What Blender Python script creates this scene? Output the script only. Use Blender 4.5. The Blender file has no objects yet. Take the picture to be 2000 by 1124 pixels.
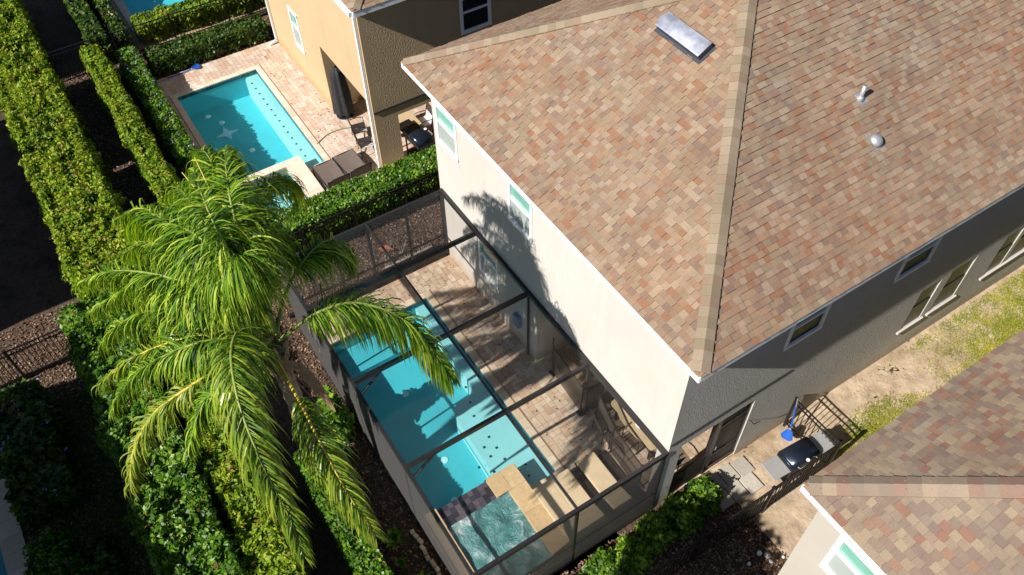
import bpy, math, random
import numpy as np
from mathutils import Matrix, Vector
random.seed(7); RNG = np.random.default_rng(7)
S = bpy.context.scene
COL = S.collection
# ------------------------------------------------------------ camera, sky, sun, exposure
CAMH = 18.3
R = np.array([[0.54269258, 0.83985765, -0.01113036],
              [0.64426057, -0.42473227, -0.63602737],
              [-0.53889988, 0.33799648, -0.77158622]])
FPX = 1633.57
cd = bpy.data.cameras.new('camera'); cam = bpy.data.objects.new('camera', cd); COL.objects.link(cam)
cd.sensor_width = 36; cd.lens = FPX/2000*36; cd.clip_end = 500; cd.clip_start = .1
cam.matrix_world = Matrix(((R[0][0], -R[1][0], -R[2][0], 0), (R[0][1], -R[1][1], -R[2][1], 0), (R[0][2], -R[1][2], -R[2][2], CAMH), (0, 0, 0, 1)))
S.camera = cam
SUN = Vector((-0.125, 1.22, -1.0)).normalized()
elev = math.asin(-SUN.z); azim = math.atan2(-SUN.x, -SUN.y)      # direction towards the sun, clockwise from +Y
W = bpy.data.worlds.new('World'); S.world = W; W.use_nodes = True
nt = W.node_tree; bg = nt.nodes['Background']
sky = nt.nodes.new('ShaderNodeTexSky'); sky.sky_type = 'NISHITA'; sky.sun_disc = False
sky.sun_elevation = elev; sky.sun_rotation = azim; sky.air_density = 1.0; sky.dust_density = .6; sky.ozone_density = 2.5
nt.links.new(sky.outputs[0], bg.inputs[0]); bg.inputs[1].default_value = 0.05
sl = bpy.data.lights.new('sun', 'SUN'); sl.energy = 5.0; sl.angle = math.radians(.55); sl.color = (1, .95, .87)
so = bpy.data.objects.new('sun', sl); COL.objects.link(so); so.rotation_euler = SUN.to_track_quat('-Z', 'Y').to_euler()
S.view_settings.view_transform = 'Standard'; S.view_settings.look = 'None'
S.view_settings.exposure = 0.6; S.view_settings.gamma = 1; S.view_settings.use_curve_mapping = False

# ------------------------------------------------------------ materials
MATS = {}
def nodes(name):
    m = bpy.data.materials.new(name); m.use_nodes = True; MATS[name] = m
    return m, m.node_tree.nodes, m.node_tree.links, m.node_tree.nodes['Principled BSDF']
def coords(N, L, scale=1.0):
    tc = N.new('ShaderNodeTexCoord'); mp = N.new('ShaderNodeMapping'); L.new(tc.outputs['Object'], mp.inputs[0])
    mp.inputs['Scale'].default_value = (scale,)*3 if not hasattr(scale, '__len__') else scale
    return mp.outputs[0]
def world(N, L):
    g = N.new('ShaderNodeNewGeometry'); return g.outputs['Position']
def noise(N, L, vec, scale, detail=4, rough=.6):
    n = N.new('ShaderNodeTexNoise'); n.inputs['Scale'].default_value = scale; n.inputs['Detail'].default_value = detail
    n.inputs['Roughness'].default_value = rough; L.new(vec, n.inputs['Vector']); return n.outputs['Fac']
def ramp(N, L, fac, stops, interp='LINEAR'):
    r = N.new('ShaderNodeValToRGB'); e = r.color_ramp; e.interpolation = interp
    while len(e.elements) < len(stops): e.elements.new(.5)
    for k, (p, c) in enumerate(stops): e.elements[k].position = p; e.elements[k].color = (*c, 1)
    L.new(fac, r.inputs[0]); return r.outputs[0]
def mix(N, L, a, b, fac, mode='MULTIPLY'):
    x = N.new('ShaderNodeMix'); x.data_type = 'RGBA'; x.blend_type = mode
    if hasattr(fac, 'links'): L.new(fac, x.inputs[0])
    else: x.inputs[0].default_value = fac
    for v, i in ((a, 6), (b, 7)):
        if hasattr(v, 'links'): L.new(v, x.inputs[i])
        else: x.inputs[i].default_value = (*v, 1)
    return x.outputs[2]
def bump(N, L, B, h, strength, dist):
    b = N.new('ShaderNodeBump'); b.inputs['Strength'].default_value = strength; b.inputs['Distance'].default_value = dist
    L.new(h, b.inputs['Height']); L.new(b.outputs[0], B.inputs['Normal'])
def plain(name, col, rough=.6, metal=0, var=.15, vs=3, bs=0, bscale=60, bdist=.01, dirt=None):
    m, N, L, B = nodes(name); v = world(N, L)
    c = ramp(N, L, noise(N, L, v, vs, 6), [(.3, tuple(x*(1-var) for x in col)), (.7, tuple(min(1, x*(1+var)) for x in col))])
    if dirt:
        d = ramp(N, L, noise(N, L, v, dirt[1], 5, .7), [(.48, (1, 1, 1)), (.72, dirt[0])]); c = mix(N, L, c, d, 1.0)
    L.new(c, B.inputs['Base Color']); B.inputs['Roughness'].default_value = rough; B.inputs['Metallic'].default_value = metal
    if bs: bump(N, L, B, noise(N, L, v, bscale, 3), bs, bdist)
    return m
def stucco(name, col, bs, bscale, bdist):
    m, N, L, B = nodes(name); v = world(N, L)
    c = ramp(N, L, noise(N, L, v, .8, 4), [(.3, tuple(x*.95 for x in col)), (.7, tuple(x*1.03 for x in col))])
    mp = N.new('ShaderNodeMapping'); mp.inputs['Scale'].default_value = (2.6, 2.6, .22); L.new(v, mp.inputs[0])
    c = mix(N, L, c, ramp(N, L, noise(N, L, mp.outputs[0], 1.7, 6, .65), [(.52, (1,1,1)), (.82, (.92,.905,.87))]), 1.0)      # rain runs
    sx = N.new('ShaderNodeSeparateXYZ'); L.new(v, sx.inputs[0])
    ad = N.new('ShaderNodeMath'); ad.operation = 'MULTIPLY_ADD'; ad.inputs[1].default_value = .9; L.new(noise(N, L, v, 2.2, 5, .7), ad.inputs[0]); L.new(sx.outputs['Z'], ad.inputs[2])
    c = mix(N, L, c, ramp(N, L, ad.outputs[0], [(.35, (.80,.68,.52)), (.95, (1,1,1))]), 1.0)      # soil splashed on the foot of the wall
    L.new(c, B.inputs['Base Color']); B.inputs['Roughness'].default_value = .9; B.inputs['Specular IOR Level'].default_value = .2
    bump(N, L, B, noise(N, L, v, bscale, 3), bs, bdist); return m
def tabbed(name, palette, rough=.85, grain=55, g=.25, bs=.3, blotch=.12, streak=False):
    """colour picked per piece from the face attribute 'rnd'"""
    m, N, L, B = nodes(name); v = world(N, L)
    at = N.new('ShaderNodeAttribute'); at.attribute_name = 'rnd'
    n = len(palette); c = ramp(N, L, at.outputs['Fac'], [(k/n, p) for k, p in enumerate(palette)], 'CONSTANT')
    gr = ramp(N, L, noise(N, L, v, grain, 4, .7), [(.25, (1-g,)*3), (.75, (1+g*.5,)*3)])
    c = mix(N, L, c, gr, 1.0)
    bl = ramp(N, L, noise(N, L, v, .9, 3, .5), [(.3, (1-blotch,)*3), (.7, (1+blotch*.3,)*3)])
    c = mix(N, L, c, bl, 1.0)
    if streak:      # sun bleached and warmer patches, faint algae runs down the slope
        c = mix(N, L, c, ramp(N, L, noise(N, L, v, .55, 4, .55), [(.35, (1.04,.98,.92)), (.65, (.96,1.0,1.0))]), 1.0)
        mp = N.new('ShaderNodeMapping'); mp.inputs['Scale'].default_value = (2.2, .35, .35); L.new(v, mp.inputs[0])
        c = mix(N, L, c, ramp(N, L, noise(N, L, mp.outputs[0], 1.6, 5, .7), [(.5, (1,1,1)), (.75, (.80,.78,.74))]), 1.0)
    L.new(c, B.inputs['Base Color']); B.inputs['Roughness'].default_value = rough
    B.inputs['Specular IOR Level'].default_value = .25
    if bs: bump(N, L, B, noise(N, L, v, grain*2, 2), bs, .006)
    return m
def leafmat(name, palette, rough=.45, trans=.3, spec=.4, dead=False):
    m, N, L, B = nodes(name); v = world(N, L)
    at = N.new('ShaderNodeAttribute'); at.attribute_name = 'rnd'
    n = len(palette)-1; st_ = [(k/n*.95, p) for k, p in enumerate(palette)]+([(.99, (.24,.13,.05))] if dead else [])
    c = ramp(N, L, at.outputs['Fac'], st_)
    pt = ramp(N, L, noise(N, L, v, 1.3, 4, .6), [(.3, (.72, .78, .7)), (.7, (1.25, 1.15, 1.1))])
    c = mix(N, L, c, pt, 1.0)
    L.new(c, B.inputs['Base Color']); B.inputs['Roughness'].default_value = rough; B.inputs['Specular IOR Level'].default_value = spec
    out = N['Material Output']; t = N.new('ShaderNodeBsdfTranslucent')
    tc = mix(N, L, c, (1.4, 1.5, .5), 1.0); L.new(tc, t.inputs[0])
    x = N.new('ShaderNodeMixShader'); x.inputs[0].default_value = trans
    L.new(B.outputs[0], x.inputs[1]); L.new(t.outputs[0], x.inputs[2]); L.new(x.outputs[0], out.inputs[0])
    return m
def mesh_screen(name, col, k, rough=.6):
    """woven insect screen: the threads cover k of it seen square on and more seen aslant, as a real weave does"""
    m, N, L, B = nodes(name); B.inputs['Base Color'].default_value = (*col, 1); B.inputs['Roughness'].default_value = rough
    t = N.new('ShaderNodeBsdfTransparent'); x = N.new('ShaderNodeMixShader')
    lw = N.new('ShaderNodeLayerWeight'); lw.inputs[0].default_value = .5
    c = N.new('ShaderNodeMath'); c.operation = 'SUBTRACT'; c.inputs[0].default_value = 1.001; L.new(lw.outputs['Facing'], c.inputs[1])
    d = N.new('ShaderNodeMath'); d.operation = 'DIVIDE'; d.use_clamp = True; d.inputs[0].default_value = k; L.new(c.outputs[0], d.inputs[1])
    L.new(d.outputs[0], x.inputs[0]); L.new(t.outputs[0], x.inputs[1]); L.new(B.outputs[0], x.inputs[2])
    L.new(x.outputs[0], N['Material Output'].inputs[0]); return m
def water(name, tint, wave=4.0, st=.12):
    m, N, L, B = nodes(name); v = world(N, L)
    t = N.new('ShaderNodeBsdfTransparent'); t.inputs[0].default_value = (*tint, 1)
    g = N.new('ShaderNodeBsdfGlossy'); g.inputs['Roughness'].default_value = .04
    lw = N.new('ShaderNodeLayerWeight'); lw.inputs[0].default_value = .5
    pw = N.new('ShaderNodeMath'); pw.operation = 'POWER'; pw.inputs[1].default_value = 5; L.new(lw.outputs['Facing'], pw.inputs[0])
    fr = N.new('ShaderNodeMath'); fr.operation = 'MULTIPLY_ADD'; fr.inputs[1].default_value = .95; fr.inputs[2].default_value = .025; L.new(pw.outputs[0], fr.inputs[0])
    b = N.new('ShaderNodeBump'); b.inputs['Strength'].default_value = st; b.inputs['Distance'].default_value = .06
    L.new(noise(N, L, v, wave, 3), b.inputs['Height']); L.new(b.outputs[0], g.inputs['Normal'])
    x = N.new('ShaderNodeMixShader'); L.new(fr.outputs[0], x.inputs[0]); L.new(t.outputs[0], x.inputs[1]); L.new(g.outputs[0], x.inputs[2])
    L.new(x.outputs[0], N['Material Output'].inputs[0]); return m

TAN = (.36, .285, .205)
M_roofA = tabbed('shingle_tan_blend', [(0.304,0.226,0.160), (0.272,0.190,0.135), (0.338,0.256,0.189), (0.265,0.169,0.117), (0.271,0.146,0.093), (0.228,0.157,0.124), (0.267,0.201,0.140), (0.308,0.206,0.139), (0.283,0.208,0.152), (0.285,0.183,0.128), (0.321,0.237,0.178), (0.261,0.180,0.134)], streak=True)
M_roofB = tabbed('shingle_plum_blend', [(0.279,0.212,0.156), (0.223,0.164,0.133), (0.313,0.245,0.172), (0.254,0.139,0.103), (0.212,0.153,0.128), (0.290,0.223,0.162), (0.241,0.185,0.144), (0.272,0.166,0.118), (0.252,0.191,0.149), (0.301,0.234,0.167), (0.234,0.169,0.134), (0.268,0.202,0.151)], streak=True)
M_capA = tabbed('hip_cap_tan', [(0.270,0.212,0.147), (0.291,0.227,0.160), (0.241,0.188,0.126), (0.259,0.182,0.127), (0.307,0.240,0.174), (0.251,0.198,0.139)], g=.2)
M_capB = tabbed('hip_cap_brown', [(0.284,0.217,0.158), (0.249,0.192,0.142), (0.310,0.234,0.167), (0.258,0.167,0.125), (0.292,0.225,0.167), (0.224,0.176,0.134)], g=.2)
M_under = plain('roof_underlay', (.10,.075,.055), .9)
M_paveA = tabbed('travertine_paver', [(.56,.42,.30), (.61,.48,.35), (.57,.39,.27), (.65,.53,.40), (.53,.37,.27), (.60,.45,.32), (.63,.50,.38), (.52,.37,.26)], grain=9, g=.28, bs=.15, blotch=.2)
M_paveB = tabbed('peach_paver', [(.62,.48,.38), (.67,.55,.45), (.63,.44,.33), (.69,.59,.50), (.60,.45,.35), (.66,.51,.40), (.59,.41,.31), (.65,.54,.44)], grain=9, g=.25, bs=.15, blotch=.2)
M_cope = tabbed('coping_stone', [(.62,.50,.36), (.66,.55,.41), (.58,.45,.31), (.68,.56,.4)], grain=10, g=.15, bs=.1)
M_cope2 = tabbed('coping_pink_stone', [(.70,.58,.47), (.73,.62,.51), (.66,.53,.42), (.74,.62,.5)], grain=10, g=.15, bs=.1)
M_spacope = tabbed('gold_travertine', [(.60,.44,.24), (.66,.49,.28), (.57,.40,.21), (.64,.46,.25)], grain=7, g=.2, bs=.1)
M_joint = plain('joint_sand', (.34,.25,.17), .95, var=.2, vs=20)
M_wallrear = stucco('stucco_cream', (.53,.495,.46), .3, 45, .012)
M_wallside = stucco('stucco_cream_rough_shaded', (.50,.48,.44), 1.0, 26, .022)  # same cream with a rougher bump, toned down for the shaded side
M_wallyel = stucco('stucco_yellow', (.50,.37,.22), .3, 45, .012)
M_wallyelside = stucco('stucco_yellow_rough_shaded', (.45,.34,.21), 1.0, 22, .025)  # same yellow with a rougher bump, shade browning put into the colour
M_wallrh = stucco('stucco_sand', (.43,.395,.345), .3, 40, .012)
M_white = plain('white_paint', (.82,.84,.86), .4, var=.03)
M_soffit = plain('soffit', (.6,.6,.58), .7)
M_shade = plain('shade_dark', (.035,.032,.03), .9)  # near black, stands in for wall groove shade and unlit interiors
M_glassdark = plain('dark_glass', (.010,.016,.024), .3, var=.3, vs=.5); M_glassdark.node_tree.nodes['Principled BSDF'].inputs['Specular IOR Level'].default_value = .18
M_glassmint = plain('mint_glass', (.17,.40,.32), .12, var=.12, vs=2)
M_sashscreen = plain('sash_screen', (.33,.37,.355), .5, var=.08, vs=2)
M_mullionteal = plain('teal_reveal', (.05,.25,.19), .4)
M_bronze = plain('bronze_frame', (.035,.032,.032), .35, .5, bs=0)
M_bronzetop = plain('cage_aluminium', (.03,.028,.03), .36, .3)
M_blackmetal = plain('black_metal', (.018,.016,.016), .4, .3)
M_scr_roof = mesh_screen('roof_insect_screen', (.045,.045,.045), .10)
M_scr_wall = mesh_screen('wall_insect_screen', (.085,.082,.08), .25)
M_scr_left = mesh_screen('left_insect_screen', (.062,.058,.058), .12)  # ordinary insect screen, it greys only because it is seen aslant
M_scr_fence = mesh_screen('safety_mesh', (.045,.034,.028), .26)
M_scr_door = mesh_screen('door_screen', (.045,.04,.038), .4)
M_mulch = plain('bark_mulch', (.085,.052,.036), .95, var=.4, vs=9, bs=1, bscale=14, bdist=.06, dirt=((.35,.3,.3), 1.3))
M_dirt = plain('sandy_soil', (.44,.335,.235), .95, var=.22, vs=3, bs=.6, bscale=9, bdist=.04, dirt=((.6,.55,.45), .8))
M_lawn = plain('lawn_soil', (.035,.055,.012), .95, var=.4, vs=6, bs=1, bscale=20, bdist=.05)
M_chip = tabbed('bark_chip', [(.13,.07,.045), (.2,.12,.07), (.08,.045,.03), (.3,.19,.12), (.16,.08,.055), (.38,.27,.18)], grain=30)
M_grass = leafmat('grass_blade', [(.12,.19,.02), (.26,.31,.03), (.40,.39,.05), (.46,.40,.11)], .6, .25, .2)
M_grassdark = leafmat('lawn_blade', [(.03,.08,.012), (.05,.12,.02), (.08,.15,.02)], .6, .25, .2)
M_hedgeY = leafmat('podocarpus_leaf', [(.03,.08,.010), (.11,.20,.012), (.22,.33,.018), (.38,.42,.04)], .5, .3, .25, dead=True)
M_hedgeG = leafmat('viburnum_leaf', [(.015,.05,.008), (.05,.14,.012), (.12,.25,.02), (.24,.37,.04)], .4, .3, .35, dead=True)
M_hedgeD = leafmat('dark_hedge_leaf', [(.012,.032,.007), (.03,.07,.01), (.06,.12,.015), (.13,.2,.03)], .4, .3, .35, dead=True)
M_hedgeB = leafmat('bright_shrub_leaf', [(.03,.09,.01), (.09,.20,.015), (.18,.32,.03), (.33,.46,.06)], .4, .35, .35)
M_core = plain('hedge_twigs', (.018,.022,.008), 1.0, var=.4, vs=8); M_core.node_tree.nodes['Principled BSDF'].inputs['Specular IOR Level'].default_value = 0
M_frond = leafmat('palm_leaflet', [(.012,.05,.006), (.06,.16,.012), (.14,.28,.02), (.26,.39,.03), (.42,.50,.07)], .5, .3, .2)
M_frondY = leafmat('palm_leaflet_yellow', [(.08,.18,.015), (.17,.27,.03), (.30,.35,.05), (.42,.42,.08)], .4, .3, .4)
M_frondM = leafmat('palm_leaflet_golden', [(.05,.13,.012), (.12,.22,.02), (.22,.31,.03), (.34,.4,.05)], .35, .3, .4)
M_rachis = plain('palm_rachis', (.20,.25,.045), .5, var=.2, vs=5)
M_rachisY = plain('palm_rachis_yellow', (.55,.42,.05), .5, var=.15, vs=5)
M_dry = plain('dry_frond', (.30,.2,.12), .8, var=.35, vs=6)
M_spear = plain('palm_spear', (.5,.44,.09), .5, var=.2, vs=8)
M_trunk = plain('palm_trunk', (.27,.21,.16), .9, var=.35, vs=9, bs=1, bscale=12, bdist=.04)
M_plaster = plain('pool_plaster', (.085,.47,.53), .7, var=.10, vs=.8)
M_shelf = plain('pool_shelf_plaster', (.42,.66,.66), .7, var=.07, vs=1)
M_tileblue = tabbed('waterline_tile', [(.03,.12,.14), (.05,.16,.17), (.02,.08,.1), (.06,.12,.12)], .2, bs=0)
M_tiledark = tabbed('spillway_tile', [(.06,.055,.075), (.10,.09,.12), (.04,.04,.055), (.13,.11,.13)], .25, grain=9, bs=.1)
M_water = water('pool_water', (.74,.95,.98), 3.0, .3)
M_water_sp = water('spa_water', (.55,.85,.83), 9, .5)
M_dot = plain('tile_dot', (.02,.05,.07), .4)
M_drain = plain('drain_cover', (.75,.9,.9), .4)
M_sling = plain('sling_fabric', (.135,.105,.09), .75, var=.12, vs=6, bs=.3, bscale=90)
M_cushion = plain('beige_cushion', (.60,.47,.30), .85, var=.08, vs=4, bs=.3, bscale=70)
M_cloth = plain('tan_table', (.50,.38,.23), .6, var=.1, vs=5)
M_plate = plain('white_china', (.78,.79,.80), .25, var=.03)
M_blue = plain('blue_plastic', (.01,.09,.42), .4, var=.2, vs=8)
M_umb = plain('black_umbrella_cloth', (.018,.02,.022), .75, var=.3, vs=8, bs=.4, bscale=20, bdist=.03)
M_grey = plain('grey_metal', (.30,.32,.35), .45, .5)
M_steel = plain('stainless_steel', (.50,.49,.48), .4, .45, var=.08)
M_hood = plain('grill_hood_metal', (.035,.045,.07), .22, .7, var=.2)
M_galv = plain('galvanised_flashing', (.52,.54,.58), .4, .6, var=.12, vs=9)
M_skylens = plain('weathered_skylight', (.33,.35,.42), .5, 0, var=.3, vs=4, dirt=((.7,.72,.8), 6))
M_skycurb = plain('skylight_curb', (.05,.055,.07), .45)
M_slab = tabbed('concrete_slab', [(.42,.38,.32), (.46,.42,.36), (.38,.34,.29)], grain=12, g=.18)
M_rubble = tabbed('edging_stone', [(.62,.52,.36), (.5,.4,.27), (.7,.6,.45)], grain=9)
M_tarp = plain('dark_mulch_bed', (.05,.032,.022), .95)
M_flower = plain('lilac_petal', (.35,.33,.75), .6)
M_flowerR = plain('red_petal', (.5,.06,.05), .6)
M_hose = plain('garden_hose', (.16,.17,.08), .6)
M_chairwhite = plain('white_sling', (.62,.58,.58), .6)
M_ceiling = plain('lanai_ceiling', (.5,.47,.42), .8)
def foam():
    m, N, L, B = nodes('spa_bubbling_surface'); v = world(N, L)
    d = N.new('ShaderNodeTexNoise'); d.inputs['Scale'].default_value = 2.4; d.inputs['Detail'].default_value = 9; d.inputs['Roughness'].default_value = .68
    d.inputs['Distortion'].default_value = .45; L.new(v, d.inputs['Vector'])
    c = ramp(N, L, d.outputs['Fac'], [(.42, (.06,.20,.20)), (.54, (.13,.29,.29)), (.63, (.36,.46,.46)), (.76, (.82,.84,.84))])
    L.new(c, B.inputs['Base Color']); B.inputs['Roughness'].default_value = .22
    bump(N, L, B, d.outputs['Fac'], .8, .12); return m
M_foam = foam()

# ------------------------------------------------------------ mesh helpers
INV = {}
def link(o, parent=None):
    COL.objects.link(o)
    if parent is not None:
        o.parent = parent; o.matrix_parent_inverse = INV.get(parent.name, Matrix.Identity(4))
        INV[o.name] = Matrix.Identity(4)
    return o
def mesh_np(name, V, F, mat, rnd=None, smooth=False):
    """V (n,3) array, F (m,k) array of equal-sided faces"""
    V = np.asarray(V, np.float32); F = np.asarray(F, np.int32); k = F.shape[1]; me = bpy.data.meshes.new(name)
    me.vertices.add(len(V)); me.vertices.foreach_set('co', V.ravel())
    me.loops.add(F.size); me.loops.foreach_set('vertex_index', F.ravel())
    me.polygons.add(len(F)); me.polygons.foreach_set('loop_start', np.arange(len(F), dtype=np.int32)*k)
    me.update(calc_edges=True)
    me.polygons.foreach_set('use_smooth', np.full(len(F), bool(smooth)))
    if rnd is not None:
        a = me.attributes.new('rnd', 'FLOAT', 'FACE'); a.data.foreach_set('value', np.asarray(rnd, np.float32))
    me.materials.append(mat); return me
class MB:
    def __init__(s): s.v = []; s.f = []; s.r = []; s.cur = 0.0
    def add(s, vs, fs):
        b = len(s.v); s.v += [tuple(p) for p in vs]; s.f += [tuple(i+b for i in f) for f in fs]; s.r += [s.cur]*len(fs); return s
    def box(s, x0, x1, y0, y1, z0, z1, M=None):
        P = [(x, y, z) for z in (z0, z1) for y in (y0, y1) for x in (x0, x1)]
        if M is not None: P = [M @ Vector(p) for p in P]
        return s.add(P, [(0,2,3,1), (4,5,7,6), (0,1,5,4), (2,6,7,3), (0,4,6,2), (1,3,7,5)])
    def prism(s, poly, z0, z1):
        n = len(poly); P = [(x, y, z0) for x, y in poly]+[(x, y, z1) for x, y in poly]
        return s.add(P, [tuple(range(n-1, -1, -1)), tuple(range(n, 2*n))]+[(i, (i+1) % n, n+(i+1) % n, n+i) for i in range(n)])
    def tube(s, pts, r, n=8, cap=True):
        pts = [Vector(p) for p in pts]; rings = []; up = Vector((0, 0, 1))
        for i, p in enumerate(pts):
            t = (pts[min(i+1, len(pts)-1)]-pts[max(i-1, 0)]).normalized()
            a = t.cross(up if abs(t.z) < .95 else Vector((1, 0, 0))).normalized(); b = t.cross(a)
            rr = r[i] if hasattr(r, '__len__') else r
            rings.append([p+(a*math.cos(q)+b*math.sin(q))*rr for q in [2*math.pi*k/n for k in range(n)]])
        V = [q for ring in rings for q in ring]
        F = [(i*n+k, i*n+(k+1) % n, (i+1)*n+(k+1) % n, (i+1)*n+k) for i in range(len(pts)-1) for k in range(n)]
        if cap: F += [tuple(range(n-1, -1, -1)), tuple(range((len(pts)-1)*n, len(pts)*n))]
        return s.add(V, F)
    def bar(s, p, q, w, h):
        """square bar from p to q, w wide level, h high"""
        p, q = Vector(p), Vector(q); t = (q-p).normalized(); a = t.cross(Vector((0, 0, 1)))
        a = Vector((1, 0, 0)) if a.length < .05 else a.normalized(); b = a.cross(t)
        P = [e+a*(i*w/2)+b*(j*h/2) for e in (p, q) for j in (-1, 1) for i in (-1, 1)]
        return s.add(P, [(0,2,3,1), (4,5,7,6), (0,1,5,4), (2,6,7,3), (0,4,6,2), (1,3,7,5)])
    def lathe(s, prof, c=(0, 0, 0), n=16):
        V = [(c[0]+r*math.cos(2*math.pi*k/n), c[1]+r*math.sin(2*math.pi*k/n), c[2]+z) for r, z in prof for k in range(n)]
        F = [(i*n+k, i*n+(k+1) % n, (i+1)*n+(k+1) % n, (i+1)*n+k) for i in range(len(prof)-1) for k in range(n)]
        F += [tuple(range(n-1, -1, -1)), tuple(range((len(prof)-1)*n, len(prof)*n))]
        return s.add(V, F)
    def build(s, name, mat, parent=None, smooth=False, bevel=0, kind=None):
        me = bpy.data.meshes.new(name); me.from_pydata([tuple(v) for v in s.v], [], s.f); me.materials.append(mat)
        a = me.attributes.new('rnd', 'FLOAT', 'FACE'); a.data.foreach_set('value', s.r)
        me.polygons.foreach_set('use_smooth', [bool(smooth)]*len(me.polygons))
        o = bpy.data.objects.new(name, me); link(o, parent)
        if bevel:
            b = o.modifiers.new('bevel', 'BEVEL'); b.width = bevel; b.segments = 2; b.limit_method = 'ANGLE'
        if kind: o['kind'] = kind
        return o
def Bx(*a): return MB().box(*a)
def thing(name, label, cat, loc=(0, 0, 0), rz=0, group=None):
    o = bpy.data.objects.new(name, None); COL.objects.link(o); o.empty_display_size = .2
    o.location = loc; o.rotation_euler = (0, 0, rz)
    o['label'] = label; o['category'] = cat
    if group: o['group'] = group
    INV[o.name] = (Matrix.Translation(loc) @ Matrix.Rotation(rz, 4, 'Z')).inverted()
    return o
def local(o):                      # children of this thing are written in its own local space
    INV[o.name] = Matrix.Identity(4); return o
def tag(o, label, cat, group=None):
    o['label'] = label; o['category'] = cat
    if group: o['group'] = group
    return o
def struct(o): o['kind'] = 'structure'; return o
def copy_tree(o, parent=None):
    c = o.copy(); COL.objects.link(c)
    if parent is not None: c.parent = parent; c.matrix_parent_inverse = o.matrix_parent_inverse.copy()
    for ch in list(o.children): copy_tree(ch, c)
    return c
def place(o, loc, rz=0): o.location = loc; o.rotation_euler = (0, 0, rz); return o
# unit box pieces, many of them: the ones that show largest become parts, the rest one joined part
CV = np.array([(x, y, z) for z in (0, 1) for y in (-.5, .5) for x in (-.5, .5)], np.float64)
CF = np.array([(4,5,7,6), (0,1,5,4), (2,6,7,3), (0,4,6,2), (1,3,7,5)])
def project(P):
    q = (np.asarray(P)-np.array([0, 0, CAMH])) @ R.T
    return 1000+FPX*q[:, 0]/q[:, 2], 562+FPX*q[:, 1]/q[:, 2], q[:, 2]
UNITS = {}
def unit(mat, cls, ncls=12):
    k = (mat.name, cls)
    if k not in UNITS: UNITS[k] = mesh_np('piece', CV, CF, mat, [min(.999, (cls+.5)/ncls)]*5)
    return UNITS[k]
def pieces(parent, name, M4, rnd, mat, nmax=300, hide=None, stuff=None):
    """M4 (n,4,4) world matrices of unit boxes, rnd (n,) in 0..1"""
    M4 = np.asarray(M4); rnd = np.asarray(rnd); C = M4[:, :3, 3]; x, y, d = project(C)
    ok = (x > 0) & (x < 2000) & (y > 0) & (y < 1124)
    if hide is not None: ok &= ~hide(C)
    order = np.argsort(np.where(ok, d, 1e6)); npart = min(nmax, int(ok.sum())) if len(M4) > nmax else len(M4)
    for i in order[:npart]:
        o = bpy.data.objects.new(name, unit(mat, int(rnd[i]*12)))
        link(o, parent); o.matrix_basis = Matrix(M4[i].tolist())
    rest = order[npart:]
    if len(rest):
        V = np.einsum('nij,vj->nvi', M4[rest][:, :3, :3], CV)+M4[rest][:, None, :3, 3]
        F = CF[None]+(np.arange(len(rest))*8)[:, None, None]
        me = mesh_np(name, V.reshape(-1, 3), F.reshape(-1, 4), mat, np.repeat(rnd[rest], 5))
        o = link(bpy.data.objects.new(stuff or name+'_field', me), parent); o['kind'] = 'stuff'
def basis(o, ax, ay, az):
    M = np.eye(4); M[:3, 0] = ax; M[:3, 1] = ay; M[:3, 2] = az; M[:3, 3] = o; return M

# ------------------------------------------------------------ ground
def sheet(name, x0, x1, y0, y1, z, mat, n=1, amp=0):
    if n == 1: return struct(MB().add([(x0,y0,z), (x1,y0,z), (x1,y1,z), (x0,y1,z)], [(0,1,2,3)]).build(name, mat))
    nx, ny = n; X, Y = np.meshgrid(np.linspace(x0, x1, nx), np.linspace(y0, y1, ny)); 
    Z = z+amp*(np.sin(X*2.3+Y*1.1)*.4+np.sin(X*5.1-Y*4.3)*.3+RNG.random(X.shape)*.6)
    V = np.stack([X, Y, Z], -1).reshape(-1, 3); i = np.arange((nx*ny)).reshape(ny, nx)
    F = np.stack([i[:-1, :-1], i[:-1, 1:], i[1:, 1:], i[1:, :-1]], -1).reshape(-1, 4)
    o = bpy.data.objects.new(name, mesh_np(name, V, F, mat, None, True)); COL.objects.link(o); return struct(o)
def sheet_holes(name, x0, x1, y0, y1, z, mat, holes):
    """flat sheet with rectangular holes"""
    xs = sorted({x0, x1, *[v for h in holes for v in h[:2] if x0 < v < x1]}); ys = sorted({y0, y1, *[v for h in holes for v in h[2:] if y0 < v < y1]})
    mb = MB()
    for a, b in zip(xs, xs[1:]):
        for c, d in zip(ys, ys[1:]):
            mx, my = (a+b)/2, (c+d)/2
            if not any(h[0] < mx < h[1] and h[2] < my < h[3] for h in holes):
                mb.add([(a,c,z), (b,c,z), (b,d,z), (a,d,z)], [(0,1,2,3)])
    return struct(mb.build(name, mat))
POOLS = [(-14.1,-5.2,2.4,6.1), (-26.9,-18.6,2.5,6.1), (-39,-31.0,2.4,8.0), (-20.0,-11.55,-9.5,-5.35)]
sheet_holes('ground', -300, 300, -300, 300, -.06, M_mulch, POOLS)
sheet('side_yard_soil', -5.45, -2.35, 8.9, 26, -.045, M_dirt, (60, 260), .03)
sheet('rear_lawn', -16.2, -3, -5.2, -2.4, -.05, M_lawn)

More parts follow.
